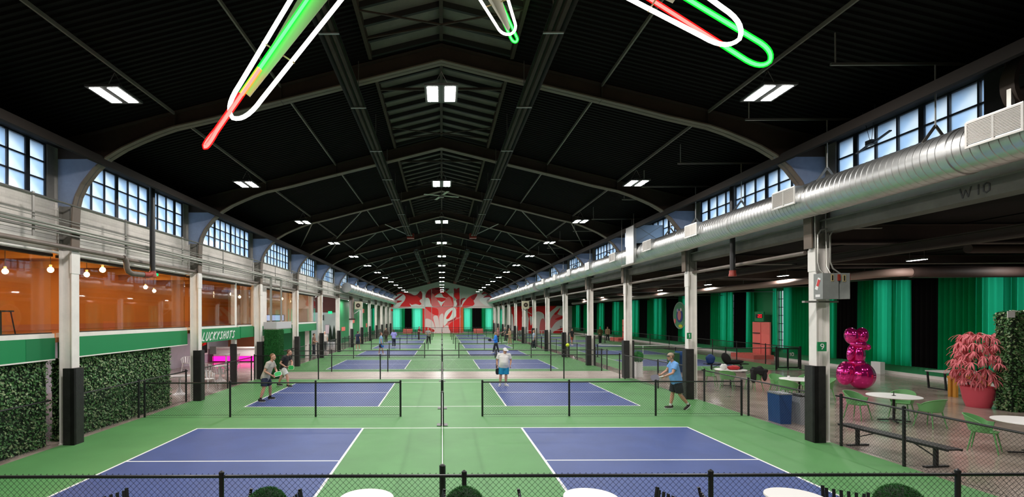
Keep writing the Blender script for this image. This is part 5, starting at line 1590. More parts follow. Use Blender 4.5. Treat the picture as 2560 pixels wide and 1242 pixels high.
MUR = [
 ('m_white', 0, [(130,300),(790,300),(790,622),(130,622)], 0), ('m_white', 0, [(800,330),(1345,330),(1345,1115),(800,1115)], 0), ('m_white', 0, [(1345,480),(2150,380),(2150,612),(1345,612)], 0),
 ('m_red', 0, [(130,600),(140,520),(180,440),(240,340),(310,295),(420,320),(500,330),(590,370),(650,350),(705,290),(745,340),(740,430),(760,500),(700,560),(620,540),(540,560),(480,600)], 1),
 ('m_dark', 0, [(330,300),(420,320),(500,335),(590,372),(650,352),(700,295),(742,340),(738,430),(690,420),(640,380),(560,390),(440,350)], 1),
 ('m_white', 0, [(180,455),(210,380),(330,335),(415,390),(400,470),(340,540),(290,600),(190,600),(200,540),(320,500),(350,475),(250,470)], 1),
 ('m_dark', 0, [(205,445),(330,355),(365,360),(240,455)], 1), ('m_dark', 0, [(135,545),(240,480),(350,487),(250,505),(170,570)], 1),
 ('m_white', 0, [(500,530),(540,555),(620,545),(690,560),(730,595),(560,600),(520,570)], 1), ('m_pale', 0, [(690,480),(740,440),(780,480),(760,570),(700,590),(730,540)], 1),
 ('m_red', 0, [(810,360),(855,280),(960,235),(1110,225),(1140,290),(1200,310),(1280,380),(1345,440),(1345,600),(1200,595),(980,595),(920,560),(870,430),(815,420)], 1),
 ('m_dark', 0, [(815,355),(855,285),(960,238),(1105,230),(1125,300),(1010,330),(930,400),(905,440),(860,420),(820,415)], 1),
 ('m_white', 0, [(815,430),(870,430),(900,500),(890,570),(830,590),(800,560)], 1),
 ('m_pink', 0, [(935,340),(990,390),(1045,470),(1090,570),(1010,595),(930,570)], 1), ('m_pink', 0, [(1150,600),(1180,480),(1230,410),(1285,420),(1335,560),(1300,598)], 1),
 ('m_white', 0, [(1000,380),(1105,330),(1155,400),(1225,430),(1110,415),(1010,412)], 1), ('m_white', 0, [(1045,470),(1120,500),(1185,475),(1140,540),(1110,585),(1085,550)], 1),
 ('m_dark', 0, [(1200,260),(1260,240),(1240,275),(1195,300)], 1),
 ('m_pink', 0, [(800,600),(1545,600),(1545,1090),(1480,1112),(800,1112)], 0),
 ('m_red', 0, [(800,600),(930,610),(1040,640),(1055,750),(1000,760),(900,700),(830,640)], 1), ('m_pale', 0, [(800,840),(870,830),(950,885),(985,990),(995,1110),(860,1110),(800,1000)], 1),
 ('m_red', 0, [(800,990),(880,1000),(970,1040),(960,1080),(800,1060)], 1),
 ('m_pale', 0, [(955,800),(1000,760),(1045,790),(1075,940),(1085,1112),(1010,1112),(990,960)], 1), ('m_pale', 0, [(1070,810),(1100,740),(1150,740),(1150,900),(1130,1112),(1095,1112),(1080,950)], 1),
 ('m_white', 0, [(1160,830),(1200,690),(1320,612),(1390,640),(1395,780),(1250,880),(1165,970)], 1), ('m_red', 0, [(1205,825),(1240,750),(1325,660),(1310,740),(1260,820)], 1),
 ('m_pale', 0, [(1150,1000),(1240,960),(1290,1110),(1150,1112)], 1),
 ('m_red', 0, [(1260,950),(1330,880),(1440,830),(1545,810),(1535,1030),(1490,1085),(1320,1090),(1265,1030)], 1), ('m_dark', 0, [(1230,885),(1330,850),(1400,800),(1360,860),(1260,890)], 1), ('m_orange', 0, [(1495,610),(1545,600),(1545,1060),(1490,1080)], 0),
 ('m_dark', 0, [(1355,250),(1380,235),(1400,262),(1430,240),(1465,225),(1470,450),(1420,450),(1375,410)], 0), ('m_red', 0, [(1360,330),(1465,320),(1472,452),(1410,452),(1362,400)], 0), ('m_dark', 0, [(1400,470),(1480,450),(1485,600),(1400,600),(1420,540)], 1),
 ('m_red', 0, [(1410,640),(1480,600),(1490,760),(1410,800)], 1),
 ('m_red', 0, [(1525,560),(1620,430),(1720,370),(1805,345),(1790,420),(1740,470),(1755,545),(1690,590),(1540,610)], 1), ('m_dark', 0, [(1690,400),(1800,350),(1785,420),(1745,468),(1700,440)], 1),
 ('m_dark', 0, [(1495,450),(1560,425),(1580,440),(1530,480),(1505,560),(1490,520)], 1),
 ('m_pale', 0, [(1745,490),(1800,390),(1850,330),(1900,360),(2000,420),(2110,450),(2120,610),(1690,612),(1765,560)], 1), ('m_white', 0, [(1850,450),(2000,400),(2100,470),(2115,600),(1950,560)], 1),
 ('m_dark', 0, [(1895,360),(1955,300),(2075,335),(2130,430),(2090,455),(2050,410),(1925,420),(2000,365),(1960,345)], 1), ('m_red', 0, [(1960,310),(2070,345),(2125,425),(2095,440),(2040,370)], 1),
 ('m_red', 0, [(130,630),(175,640),(180,680),(130,670)], 0), ('m_white', 0, [(2112,612),(2150,612),(2150,1115),(2112,1115)], 0), ('m_red', 0, [(2110,870),(2150,900),(2150,1112),(2115,1112)], 1), ('m_red', 0, [(750,620),(790,640),(790,1112),(750,1112)], 0),
 ('m_red', 1, [(290,595),(505,590),(525,700),(520,1065),(330,1060),(310,800)], 0), ('m_white', 1, [(300,760),(330,790),(340,1050),(300,1060)], 1),
 ('m_white', 1, [(500,600),(1340,540),(1340,1110),(500,1110)], 0),
 ('m_red', 1, [(620,640),(800,590),(1180,560),(1050,700),(965,790),(900,720),(800,690),(720,760),(640,830)], 1), ('m_dark', 1, [(500,690),(540,680),(535,780),(500,790)], 1),
 ('m_red', 1, [(640,820),(690,850),(730,1000),(700,1112),(630,1112)], 1), ('m_white', 1, [(650,800),(680,790),(700,900),(670,960)], 1),
 ('m_pink', 1, [(860,880),(920,830),(960,950),(990,1112),(850,1112)], 1), ('m_pink', 1, [(1060,830),(1200,660),(1250,620),(1190,740),(1310,780),(1310,820),(1160,900),(1060,1020)], 1),
 ('m_red', 1, [(1130,730),(1220,650),(1245,630),(1200,720),(1150,760)], 1), ('m_red', 1, [(1140,850),(1230,800),(1310,780),(1310,810),(1230,850)], 1), ('m_red', 1, [(1120,1080),(1200,1040),(1310,1010),(1310,1112),(1120,1112)], 1),
 ('m_dark', 1, [(930,740),(960,780),(990,1000),(1000,1112),(985,1112),(950,900)], 1)]
mu = MB()
names = ['m_white', 'm_red', 'm_dark', 'm_pink', 'm_pale', 'm_orange']
for i, (c, reg, poly, sm) in enumerate(MUR):
    P = [(mz1 if reg == 0 else mz2)(*p) for p in poly]
    if sm: P = catmull(P, 4)
    mu.cur = names.index(c)
    y = FY-.004-.0016*i
    mu.add([(x, y, z) for x, z in P], [tuple(range(len(P)))])
o = mu.build('mural', [M[n] for n in names])
tag(o, 'giant red, pink and white painted flower mural on the far wall', 'mural')
t = thing('wall_pipes', 'thin white pipes crossing the mural on the far wall', 'pipe', (0, FY-.2, 0))
for zx in (795, 925, 1345, 1475):
    X, _ = mz1(zx, 0)
    MB().tube([(X, FY-.2, 0.0), (X, FY-.2, 7.9 if zx in (925, 1345) else 7.2)], .05 if zx in (795, 1475) else .03, 6).build('downpipe', M['white2'], t)
Z = mz1(0, 588)[1]
MB().tube([(-9, FY-.22, Z-.05), (9, FY-.22, Z+.05)], .03, 6).build('cross_pipe', M['white2'], t)
t = thing('gable_slot', 'narrow dark vent slot high in the far gable', 'vent', (0, FY, 7.9))
MB().box(-1.2, 1.3, FY-.12, FY-.02, 7.84, 7.95).build('slot', M['dark'], t)
for nm, (xa, xb, xc, xd, xe, xf) in (('left', (175, 310, 410, 535, 590, 745)), ('right', (1540, 1670, 1715, 1890, 1985, 2110))):
    X = [mz1(q, 0)[0] for q in (xa, xc, xd, xf)]
    curtain('green curtain left half over the %s far window' % nm, FY-.22, X[0], X[1], .3, 4.45, M['curtain_s'], pitch=.5, amp=.06, alongx=True, group='far wall curtains')
    curtain('green curtain right half over the %s far window' % nm, FY-.22, X[2], X[3], .3, 4.45, M['curtain_s'], pitch=.5, amp=.06, alongx=True, group='far wall curtains')
    curtain('black curtain in the middle of the %s far window' % nm, FY-.2, X[1]-.03, X[2]+.03, .3, 4.45, M['curtain_b'], pitch=.4, amp=.05, alongx=True, group='far wall curtains')
curtain('narrow green curtain at the far end of the right aisle', FY-.22, 9.9, 11.3, .3, 4.3, M['curtain_s'], pitch=.4, alongx=True)
# coral boxes and seats under the far windows
for i, (xa, xb) in enumerate(((380, 560), (1730, 1910))):
    X0, X1 = mz1(xa, 0)[0], mz1(xb, 0)[0]
    tag(MB().box(X0, X1, FY-1.4, FY-.8, 0, .55).box(X0, X1, FY-.9, FY-.8, .55, .8).build('coral_bench', M['coral']), 'coral bench under the %s far window' % ('left' if i == 0 else 'right'), 'bench')
# ================================================================ people
REMESH = []
def remesh(o, voxel, smooth=4):
    m = o.modifiers.new('remesh', 'REMESH')
    m.mode = 'VOXEL'; m.voxel_size = voxel; m.use_smooth_shade = True
    if smooth:
        s = o.modifiers.new('smooth', 'SMOOTH'); s.factor = .5; s.iterations = smooth
    REMESH.append(o)
    return o
skin_m = {}
def pm(name, col, rough=.6):
    if name not in skin_m: skin_m[name] = mat(name, col, rough, noise=.08, nscale=6)
    return skin_m[name]
def shoe(b, an, toe, sole=True):
    d = Vector((toe[0]-an[0], toe[1]-an[1], toe[2]-an[2]+.07)); 
    f = Vector((d.x, d.y, 0)).normalized()
    fd = (Vector(toe)-Vector((an[0], an[1], an[2]-.06))).normalized()
    c = Vector((an[0], an[1], an[2]-.05))
    side = fd.cross(Vector((0,0,1))).normalized(); up = side.cross(fd)
    rot = Matrix((side, fd, up)).transposed()
    b.ell(c+fd*.06+up*.005, (.048, .145, .042), 14, 8, rot=rot)
    b.ell(c-fd*.03+up*.03, (.045, .06, .06), 12, 8, rot=rot)
    return c, fd, rot
def hand(b, wrist, dirn, palmn, curl, fine):
    """palm, four bent fingers of different lengths, thumb off the side of the palm"""
    w = Vector(wrist); d = Vector(dirn).normalized(); n = Vector(palmn)
    n = (n-d*n.dot(d)).normalized(); s = d.cross(n)
    rot = Matrix((s, n, d)).transposed()
    b.ell(w+d*.045, (.042, .017, .055), 12, 8, rot=rot)
    if not fine: 
        b.ell(w+d*.11+n*.015, (.036, .016, .045), 10, 6, rot=rot)
        return
    for i, (o, L) in enumerate(((-.030, .078), (-.010, .088), (.011, .082), (.031, .064))):
        p0 = w+d*.085+s*o
        a = curl
        p1 = p0+(d*math.cos(a*.6)+n*math.sin(a*.6))*L*.45
        p2 = p1+(d*math.cos(a*1.5)+n*math.sin(a*1.5))*L*.32
        p3 = p2+(d*math.cos(a*2.3)+n*math.sin(a*2.3))*L*.25
        b.tube([w+d*.06+s*o*.9, p0, p1, p2, p3], [.0095, .0095, .009, .0085, .007], 7)
    p0 = w+d*.025-s*.035
    p1 = p0+(d*.6-s*.7+n*.35).normalized()*.04
    p2 = p1+(d*.9-s*.1+n*.5).normalized()*.032
    b.tube([w+d*.02, p0, p1, p2], [.012, .012, .0105, .008], 7)
def person(label, base, J, face, style, fine=True, vox=None, group=None, cat='person'):
    B = Vector((base[0], base[1], 0))
    t = thing('person', label, cat, B, group)
    G = {k: Vector(v)+B for k, v in J.items()}
    face = Vector(face).normalized()
    vox = vox or (.0075 if fine else .016)
    bulk = style.get('bulk', 1.0); belly = style.get('belly', 0)
    up = (G['neck']-G['pelvis']).normalized()
    sh = (G['shL']-G['shR']).normalized()
    fwd = sh.cross(up).normalized()
    if fwd.dot(Vector((face.x, face.y, 0))) < 0: fwd = -fwd
    rt = fwd.cross(up).normalized()
    TR = Matrix((rt, fwd, up)).transposed()
    skin = pm('skin_'+style.get('skin', 'fair'), {'fair': (.56, .29, .20), 'tan': (.50, .25, .16), 'dark': (.22, .11, .07)}[style.get('skin', 'fair')], .5)
    b = MB()
    ch = G['chest']; pv = G['pelvis']; wa = (ch*.45+pv*.55)
    sc = (G['shL']+G['shR'])*.5
    def torso(g, low):
        return [(pv-up*low, .150*bulk+g, .115*bulk+g, TR), (pv, .168*bulk+g, .125*bulk+g+belly*.35, TR), (pv*.75+ch*.25+fwd*belly*.35, .155*bulk+g, .118*bulk+g+belly*.75, TR),
                (pv*.5+ch*.5+fwd*belly*.45, .148*bulk+g, .112*bulk+g+belly*.85, TR), (pv*.2+ch*.8+fwd*belly*.25, .158*bulk+g, .112*bulk+g+belly*.4, TR), (ch+up*.04, .17*bulk+g, .112*bulk+g, TR),
                (sc*.9+ch*.1, .155*bulk+g, .085*bulk+g, TR), (sc+up*.035, .10*bulk+g, .062+g, TR), (sc*.55+G['neck']*.45+up*.02, .062+g*.6, .058+g*.6, TR)]
    b.loft(torso(0, .11))
    b.tube([G['shR'], sc+up*.01, G['shL']], [.056, .07, .056], 10)
    b.tube([ch+up*.13, G['neck'], G['head']-up*.02], [.062, .055, .055], 10)
    for s in 'LR':
        b.tube([G['sh'+s], G['sh'+s]*.5+G['el'+s]*.5, G['el'+s], G['el'+s]*.65+G['ha'+s]*.35, G['ha'+s]], [.054*bulk, .05*bulk, .040, .042, .027], 10)
        b.tube([pv*.35+G['hip'+s]*.65, G['hip'+s]*.6+G['kn'+s]*.4, G['kn'+s], G['kn'+s]*.65+G['an'+s]*.35, G['an'+s]*.9+G['kn'+s]*.1, G['an'+s]], [.10*bulk, .085*bulk, .058, .062, .04, .038], 12)
        b.ell(G['an'+s]+Vector((0, 0, -.03)), (.035, .04, .05), 8, 6)
        hd = (G['ha'+s]-G['el'+s]).normalized()
        hand(b, G['ha'+s], (hd+Vector(style.get('hdir'+s, (0,0,0)))), style.get('palm'+s, (-rt if s == 'L' else rt)), style.get('curl'+s, .5), fine)
    # head: skull, jaw, nose, ears, brow
    hu = Vector((0, 0, 1)); tilt = style.get('tilt', 0)
    hf = (face+Vector((0, 0, tilt))).normalized(); hr = hf.cross(hu).normalized(); hu = hr.cross(hf)
    HR = Matrix((hr, hf, hu)).transposed()
    h = G['head']
    b.ell(h+hu*.025-hf*.008, (.076, .096, .098), 20, 14, rot=HR)
    b.ell(h-hu*.04+hf*.022, (.060, .070, .082), 18, 12, rot=HR)
    b.ell(h-hu*.098+hf*.062, (.028, .026, .022), 10, 8, rot=HR)
    if fine:
        b.ell(h-hu*.022+hf*.098, (.014, .022, .026), 8, 6, rot=HR)
        b.ell(h-hu*.04+hf*.106, (.019, .017, .013), 8, 6, rot=HR)
        b.ell(h+hu*.022+hf*.085, (.055, .014, .012), 10, 6, rot=HR)
        for q in (-1, 1): b.ell(h+hr*.077*q-hu*.01-hf*.008, (.012, .024, .034), 10, 8, rot=HR)
    remesh(b.build('body', skin, t), vox)
    if fine:
        for q in (-1, 1):
            e = MB().ell(h+hr*.03*q+hu*.002+hf*.083, (.013, .010, .009), 10, 8, rot=HR).build('eye', M['white2'], t, smooth=True)
            MB().ell(h+hr*.03*q+hu*.002+hf*.092, (.006, .004, .006), 8, 6, rot=HR).build('iris', M['blacklab'], e, smooth=True)
            MB().bar(h+hr*.018*q+hu*.03+hf*.097, h+hr*.045*q+hu*.028+hf*.089, .006, .008).build('eyebrow', pm('hair_'+style.get('hair', 'brown'), style.get('hairc', (.08, .045, .025))), t)
        MB().ell(h-hu*.068+hf*.084, (.024, .008, .006), 10, 6, rot=HR).build('mouth', pm('lips', (.30, .09, .08)), t, smooth=True)
    # hair or cap
    hm = pm('hair_'+style.get('hair', 'brown'), style.get('hairc', (.08, .045, .025)))
    def capfn(u): return 1.0 if (u.z > .25 or u.y < (.05 if u.z > -.2 else -.2)) else .84
    if style.get('hair') != 'none':
        L = style.get('hairlen', 0)
        hb = MB().ell(h+hu*.033-hf*.020, (.0845, .098, .103), 20, 14, rot=HR, fn=capfn)
        if L: hb.ell(h-hu*(.03+L*.5)-hf*.065, (.065, .045, .07+L*.5), 14, 10, rot=HR)
        hb.build('hair', hm, t, smooth=True)
    if 'cap' in style:
        cm = pm('cap_'+style['cap'][0], style['cap'][1])
        cb = MB().ell(h+hu*.048-hf*.006, (.086, .106, .092), 20, 14, rot=HR, fn=lambda u: 1 if u.z > -.15 else .55)
        c_ = cb.build('cap', cm, t, smooth=True)
        vs = []
        for r_ in (.09, .175):
            for i in range(9):
                a = R(-62+124*i/8)
                vs.append(h+hu*(.05-(r_-.09)*.28)+hr*math.sin(a)*r_*.82+hf*math.cos(a)*r_)
        nb_ = len(vs)
        vs += [v+hu*.006 for v in vs]
        fs = [(i, i+1, 10+i, 9+i) for i in range(8)]+[(18+9+i, 18+10+i, 18+i+1, 18+i) for i in range(8)]+[(9+i, 10+i, 28+i, 27+i) for i in range(8)]
        MB().add(vs, fs).build('brim', pm('brim_'+style.get('brim', style['cap'])[0], style.get('brim', style['cap'])[1]), c_)
    # shirt
    sm = pm('shirt_'+style['shirt'][0], style['shirt'][1], .8)
    b = MB(); g = .020
    b.loft(torso(g*1.25, .10-style.get('hem', 0)), 24)
    b.tube([G['shR'], sc+up*.02, G['shL']], [.073, .088, .073], 10)
    for s in 'LR':
        e = G['sh'+s].lerp(G['el'+s], style.get('sleeve', .62))
        if style.get('sleeve', .62) > 1.0:
            b.tube([G['sh'+s], G['el'+s], G['el'+s].lerp(G['ha'+s], .92)], [.072, .056, .045], 10)
        else:
            b.ell(G['sh'+s], (.079*bulk**.5, .079*bulk**.5, .079*bulk**.5), 16, 12)
            b.tube([sc.lerp(G['sh'+s], .55), G['sh'+s].lerp(sc, .12), G['sh'+s].lerp(e, .3), e], [.088, .084, .078*bulk**.5, .074*bulk**.5], 14)
    remesh(b.build('shirt', sm, t), vox*1.2, 5)
    # shorts or trousers
    lm = pm('legs_'+style['legs'][0], style['legs'][1], .8)
    b = MB()
    tr_ = torso(g*.75, .13)
    b.loft([(pv-up*.17, .12*bulk, .09*bulk, TR)]+tr_[:2]+[(pv*.8+ch*.2+fwd*belly*.3, .152*bulk+g*.6, .118*bulk+g*.6+belly*.7, TR)], 24)
    for s in 'LR':
        if style.get('long'):
            b.tube([pv*.3+G['hip'+s]*.7, G['kn'+s], G['an'+s]+Vector((0,0,.0))], [.122*bulk, .085, .065], 12)
        else:
            k = style.get('short', .82)
            e = G['hip'+s].lerp(G['kn'+s], k)
            b.tube([pv*.3+G['hip'+s]*.7, G['hip'+s].lerp(G['kn'+s], k*.5), e], [.12*bulk, .115*bulk, .108*bulk], 14)
    remesh(b.build('trousers' if style.get('long') else 'shorts', lm, t), vox*1.2, 5)
    # shoes and socks
    hm2 = pm('shoes_'+style['shoes'][0], style['shoes'][1])
    for s in 'LR':
        b = MB()
        c, fd, rot = shoe(b, G['an'+s], G['to'+s])
        so = remesh(b.build('shoe', hm2, t), vox*.9, 3)
        upv = rot @ Vector((0, 0, 1))
        MB().ell(c+fd*.06-upv*.032, (.05, .148, .012), 14, 6, rot=rot).build('sole', M['white2'] if style.get('whitesole', True) else M['black'], so, smooth=True)
        if style.get('sock'):
            a = G['an'+s]; k = G['kn'+s]
            MB().tube([a+(k-a)*.0, a+(k-a)*.17], [.043, .046], 12).build('sock', pm('sock_'+style['sock'][0], style['sock'][1]), t, smooth=True)
    return t
def paddle(label, c, ax, nrm, col, rim, grip):
    """pickleball paddle: face, edge guard, grip; ax points from grip to tip"""
    c, ax, n = Vector(c), Vector(ax).normalized(), Vector(nrm)
    n = (n-ax*n.dot(ax)).normalized(); s = ax.cross(n)
    t = thing('paddle', label, 'paddle', c)
    out = []
    for i in range(28):
        a = 2*PI*i/28
        x = .098*math.copysign(abs(math.cos(a))**.6, math.cos(a)); y = .135*math.copysign(abs(math.sin(a))**.6, math.sin(a))
        out.append((x, y))
    def slab(k, th):
        b = MB()
        vs = [c+s*x*k+ax*y*k+n*th for x, y in out]+[c+s*x*k+ax*y*k-n*th for x, y in out]
        N = len(out)
        return b.add(vs, [tuple(range(N)), tuple(range(2*N-1, N-1, -1))]+[(i, N+i, N+(i+1) % N, (i+1) % N) for i in range(N)])
    slab(1.0, .007).build('edge_guard', rim, t); slab(.88, .0085).build('face', col, t)
    MB().tube([c-ax*.12, c-ax*.165, c-ax*.27], [.02, .016, .018], 8).build('grip', grip, t, smooth=True)
    return t
PG = mat('paddle_green', (.02, .45, .10), .4); PW = mat('paddle_rim_pale', (.75, .85, .55), .4); PK = mat('paddle_grey', (.20, .19, .24), .4); PD = mat('paddle_dark', (.02, .02, .022), .4); PB = mat('paddle_blue', (.01, .14, .5), .4)

# -- the man in the grey T-shirt
P1 = dict(pelvis=(.03,0,.86), chest=(.17,0,1.24), neck=(.26,0,1.43), head=(.305,0,1.585), shR=(.19,-.19,1.36), shL=(.23,.19,1.36), elR=(.10,-.27,1.09), elL=(.33,.24,1.10),
          haR=(.31,-.14,.93), haL=(.43,.07,1.0), hipR=(.03,-.09,.84), hipL=(.04,.09,.84), knR=(.03,-.17,.47), knL=(.13,.2,.48), anR=(-.07,-.24,.085), anL=(.08,.34,.085), toR=(.13,-.27,.03), toL=(.30,.33,.03))
X1, Y1 = -6.45, 17.8
person('man in grey T-shirt and navy shorts crouching ready with a paddle', (X1, Y1), P1, (1,-.25,0),
       dict(shirt=('grey', (.46, .42, .38)), legs=('navy', (.012, .018, .05)), shoes=('black', (.012, .012, .012)), hair='sandy', hairc=(.15, .075, .03), hdirR=(.3, 0, -.1), hdirL=(.3,-.4,-.3), curlR=.9, curlL=.9, short=.8, sock=('black', (.012,.012,.012)), bulk=1.04))
paddle('green and white paddle held by the man in the grey T-shirt', (X1+.50, Y1-.05, .975), (.9, .2, .25), (.25,-.8,.6), PG, M['white2'], M['black'])
# -- the man in the black T-shirt
P2 = dict(pelvis=(.02,0,.83), chest=(.10,0,1.17), neck=(.20,0,1.35), head=(.29,0,1.475), shR=(.10,-.19,1.28), shL=(.19,.19,1.29), elR=(-.03,-.27,1.04), elL=(.33,.22,1.04),
          haR=(.18,-.2,.87), haL=(.38,.02,.90), hipR=(.03,-.09,.80), hipL=(.03,.09,.80), knR=(.22,-.14,.47), knL=(-.10,.14,.46), anR=(.28,-.16,.09), anL=(-.26,.2,.10), toR=(.47,-.2,.03), toL=(-.06,.18,.03))
X2, Y2 = -6.95, 21.4
person('man in black T-shirt and white shorts stepping forward with green paddle', (X2, Y2), P2, (1,-.15,0),
       dict(shirt=('black', (.012, .012, .014)), legs=('white', (.66, .67, .66)), shoes=('black', (.012, .012, .012)), hair='auburn', hairc=(.11, .04, .018), curlR=1.0, curlL=1.0, hdirR=(.5,0,0), hdirL=(0,-.5,-.3), short=.8, bulk=1.02, sleeve=.6))
paddle('bright green paddle held by the man in the black T-shirt', (X2+.43, Y2-.25, .85), (1, -.1, 0), (0,-1,.15), PG, PW, M['black'])
# -- the man in white with the cap
P3 = dict(pelvis=(0,0,.86), chest=(.0,-.02,1.24), neck=(.03,-.02,1.40), head=(.06,-.04,1.535), shR=(-.20,0,1.34), shL=(.24,0,1.34), elR=(-.29,.03,1.08), elL=(.32,.02,1.09),
          haR=(-.28,-.06,.87), haL=(.27,-.12,.92), hipR=(-.09,0,.84), hipL=(.10,0,.84), knR=(-.13,-.01,.47), knL=(.10,-.01,.47), anR=(-.16,0,.09), anL=(.09,.0,.09), toR=(-.22,-.17,.03), toL=(.20,-.16,.03))
X3, Y3 = 2.68, 21.35
person('man in white T-shirt, cyan shorts and white cap standing on the blue court', (X3, Y3), P3, (.42,-1,0),
       dict(shirt=('white', (.74, .71, .69)), legs=('cyan', (.01, .27, .50)), shoes=('white', (.74, .74, .74)), hair='grey', hairc=(.2, .17, .15), cap=('white', (.74, .72, .72)), bulk=1.2, belly=.075, short=.88, curlR=1.2, curlL=.8, tilt=-.1, sock=('white', (.7,.7,.7)), hem=.02))
paddle('dark paddle hanging from the hand of the man in white', (X3-.27, Y3-.07, .64), (.05, 0, -1), (.35,-1,0), PD, M['black'], M['black'])
# -- the man in light blue walking left
P4 = dict(pelvis=(.0,0,.93), chest=(-.07,0,1.33), neck=(-.13,0,1.555), head=(-.19,-.01,1.70), shR=(-.06,.18,1.48), shL=(-.10,-.19,1.47), elR=(-.20,.26,1.22), elL=(-.24,-.26,1.20),
          haR=(-.42,.18,1.10), haL=(-.46,-.18,1.09), hipR=(0,.09,.90), hipL=(0,-.09,.90), knL=(.06,-.12,.49), knR=(-.06,.13,.50), anL=(.32,-.13,.17), anR=(-.13,.13,.09), toL=(.22,-.14,.03), toR=(-.35,.14,.03))
X4, Y4 = 7.63, 15.97
person('man in light blue T-shirt, dark shorts and visor striding left with a paddle', (X4, Y4), P4, (-1,.2,0),
       dict(shirt=('light_blue', (.16, .37, .74)), legs=('charcoal', (.016, .019, .024)), shoes=('dark', (.03, .02, .017)), hair='dark_blond', hairc=(.22, .13, .07), cap=('beige', (.38, .28, .20)), brim=('dark', (.02,.02,.02)), bulk=1.14, belly=.04, short=.88, curlL=1.1, curlR=1.1, hdirL=(-.5,0,0), hdirR=(-.5,0,0), sock=('white', (.6,.58,.55)), sleeve=.6))
paddle('grey paddle held out by the man in light blue', (X4-.78, Y4-.2, 1.05), (-1, 0, -.15), (.1,-1,.45), PK, PK, M['white2'])
# -- players and spectators farther away
def stand(lean=0, step=.12, arms='down', s=1.0, turn=0):
    J = dict(pelvis=(0,0,.92), chest=(lean*.5,0,1.30), neck=(lean*.8,0,1.48), head=(lean,0,1.62), shR=(lean*.6,-.18,1.40), shL=(lean*.6,.18,1.40), hipR=(0,-.09,.9), hipL=(0,.09,.9),
             knR=(step*.6,-.1,.49), knL=(-step*.5,.1,.49), anR=(step,-.11,.09), anL=(-step,.11,.09), toR=(step+.2,-.12,.03), toL=(-step+.2,.12,.03))
    if arms == 'down': J.update(elR=(lean*.5-.03,-.25,1.12), elL=(lean*.5-.03,.25,1.12), haR=(lean*.4+.06,-.25,.86), haL=(lean*.4+.06,.25,.86))
    if arms == 'ready': J.update(elR=(lean*.5+.02,-.27,1.12), elL=(lean*.5+.02,.27,1.12), haR=(lean*.5+.28,-.16,1.08), haL=(lean*.5+.28,.14,1.08))
    if arms == 'swing': J.update(elR=(lean*.5+.15,-.27,1.2), elL=(lean*.5-.05,.27,1.15), haR=(lean*.5+.42,-.2,1.1), haL=(lean*.5+.1,.25,.95))
    c, q = math.cos(turn), math.sin(turn)
    return {k: ((x*c-y*q)*s, (x*q+y*c)*s, z*s) for k, (x, y, z) in J.items()}
def far(label, x, y, turn, shirt, legs, lean=.05, step=.1, arms='down', long=True, s=1.0, hair=('brown', (.05,.03,.02)), hl=0, shoes=('white', (.6,.6,.6)), sleeve=.6, skin='fair', bulk=1.0):
    return person(label, (x, y), stand(lean, step, arms, s, turn), (math.cos(turn), math.sin(turn), 0),
           dict(shirt=shirt, legs=legs, shoes=shoes, hair=hair[0], hairc=hair[1], hairlen=hl, long=long, sleeve=sleeve, skin=skin, bulk=bulk), fine=False)
far('person in bright blue long-sleeved top holding a dark paddle', 4.42, 40.2, PI, ('bright_blue', (.02, .22, .75)), ('black', (.015, .018, .03)), .05, .22, 'ready', sleeve=1.5, hair=('sandy2', (.3,.16,.09)))
paddle('dark paddle of the person in bright blue', (4.42-.52, 40.05, 1.08), (-1, 0, .1), (0,-1,0), PD, M['black'], M['black'])
far('player in light blue T-shirt and dark shorts, seen from the side', -4.85, 38.9, R(10), ('pale_blue', (.22, .40, .60)), ('dark_navy', (.012, .016, .03)), .02, .16, 'down', long=False, s=1.02, hair=('redbrown', (.15,.05,.03)))
paddle('blue paddle low at the side of the player in light blue', (-4.72, 38.68, .72), (.5, 0, -1), (.1,-1,0), PB, PB, M['black'])
far('player in lavender top and dark trousers, back to the camera', -4.75, 48.3, R(100), ('lavender', (.32, .30, .70)), ('dark_blue', (.012, .016, .035)), .05, .14, 'ready', hair=('brown', (.05,.03,.02)), hl=.08, sleeve=.9)
far('player all in dark brown near the left side fence', -6.35, 55.5, R(-80), ('dark_brown', (.06, .035, .025)), ('brown_black', (.03, .02, .016)), .03, .08, 'down', sleeve=1.5)
far('person in navy top walking along the left side, back turned', -7.55, 43.9, R(60), ('navy_top', (.015, .02, .06)), ('navy_blue', (.012, .015, .03)), .02, .1, 'down', long=False, sleeve=.6, hair=('brown', (.05,.03,.02)))
far('player in dark red near the far courts', -2.95, 62, R(-30), ('dark_red', (.14, .015, .015)), ('dark_navy2', (.03, .01, .012)), .1, .15, 'ready')
far('player in grey top and black trousers in a wide stance', -1.5, 54, R(-100), ('mid_grey', (.32, .31, .29)), ('black2', (.012, .012, .013)), .15, .42, 'ready', hair=('grey2', (.3,.28,.26)), shoes=('black', (.012,.012,.012)))
far('player in dark grey by the right columns', 7.45, 57.4, R(170), ('dark_grey', (.08, .08, .085)), ('black3', (.02, .02, .024)), .08, .12, 'swing', hair=('grey2', (.3,.28,.26)))
far('player in tan clothes by the right columns', 7.2, 52, R(200), ('tan_top', (.36, .24, .13)), ('tan', (.40, .25, .15)), .05, .1, 'ready', hair=('redbrown', (.15,.05,.03)))
far('person in dusty pink top behind the one in bright blue', 6.3, 55, R(150), ('dusty_pink', (.45, .20, .22)), ('dark_blue', (.012, .016, .035)), .04, .1, 'down', hair=('redbrown', (.15,.05,.03)), hl=.1)
far('person in blue-grey top standing by a right column', 8.45, 45.0, R(180), ('blue_grey', (.32, .38, .48)), ('dark_navy', (.012, .016, .03)), .03, .1, 'down', hair=('sandy2', (.3,.16,.09)))
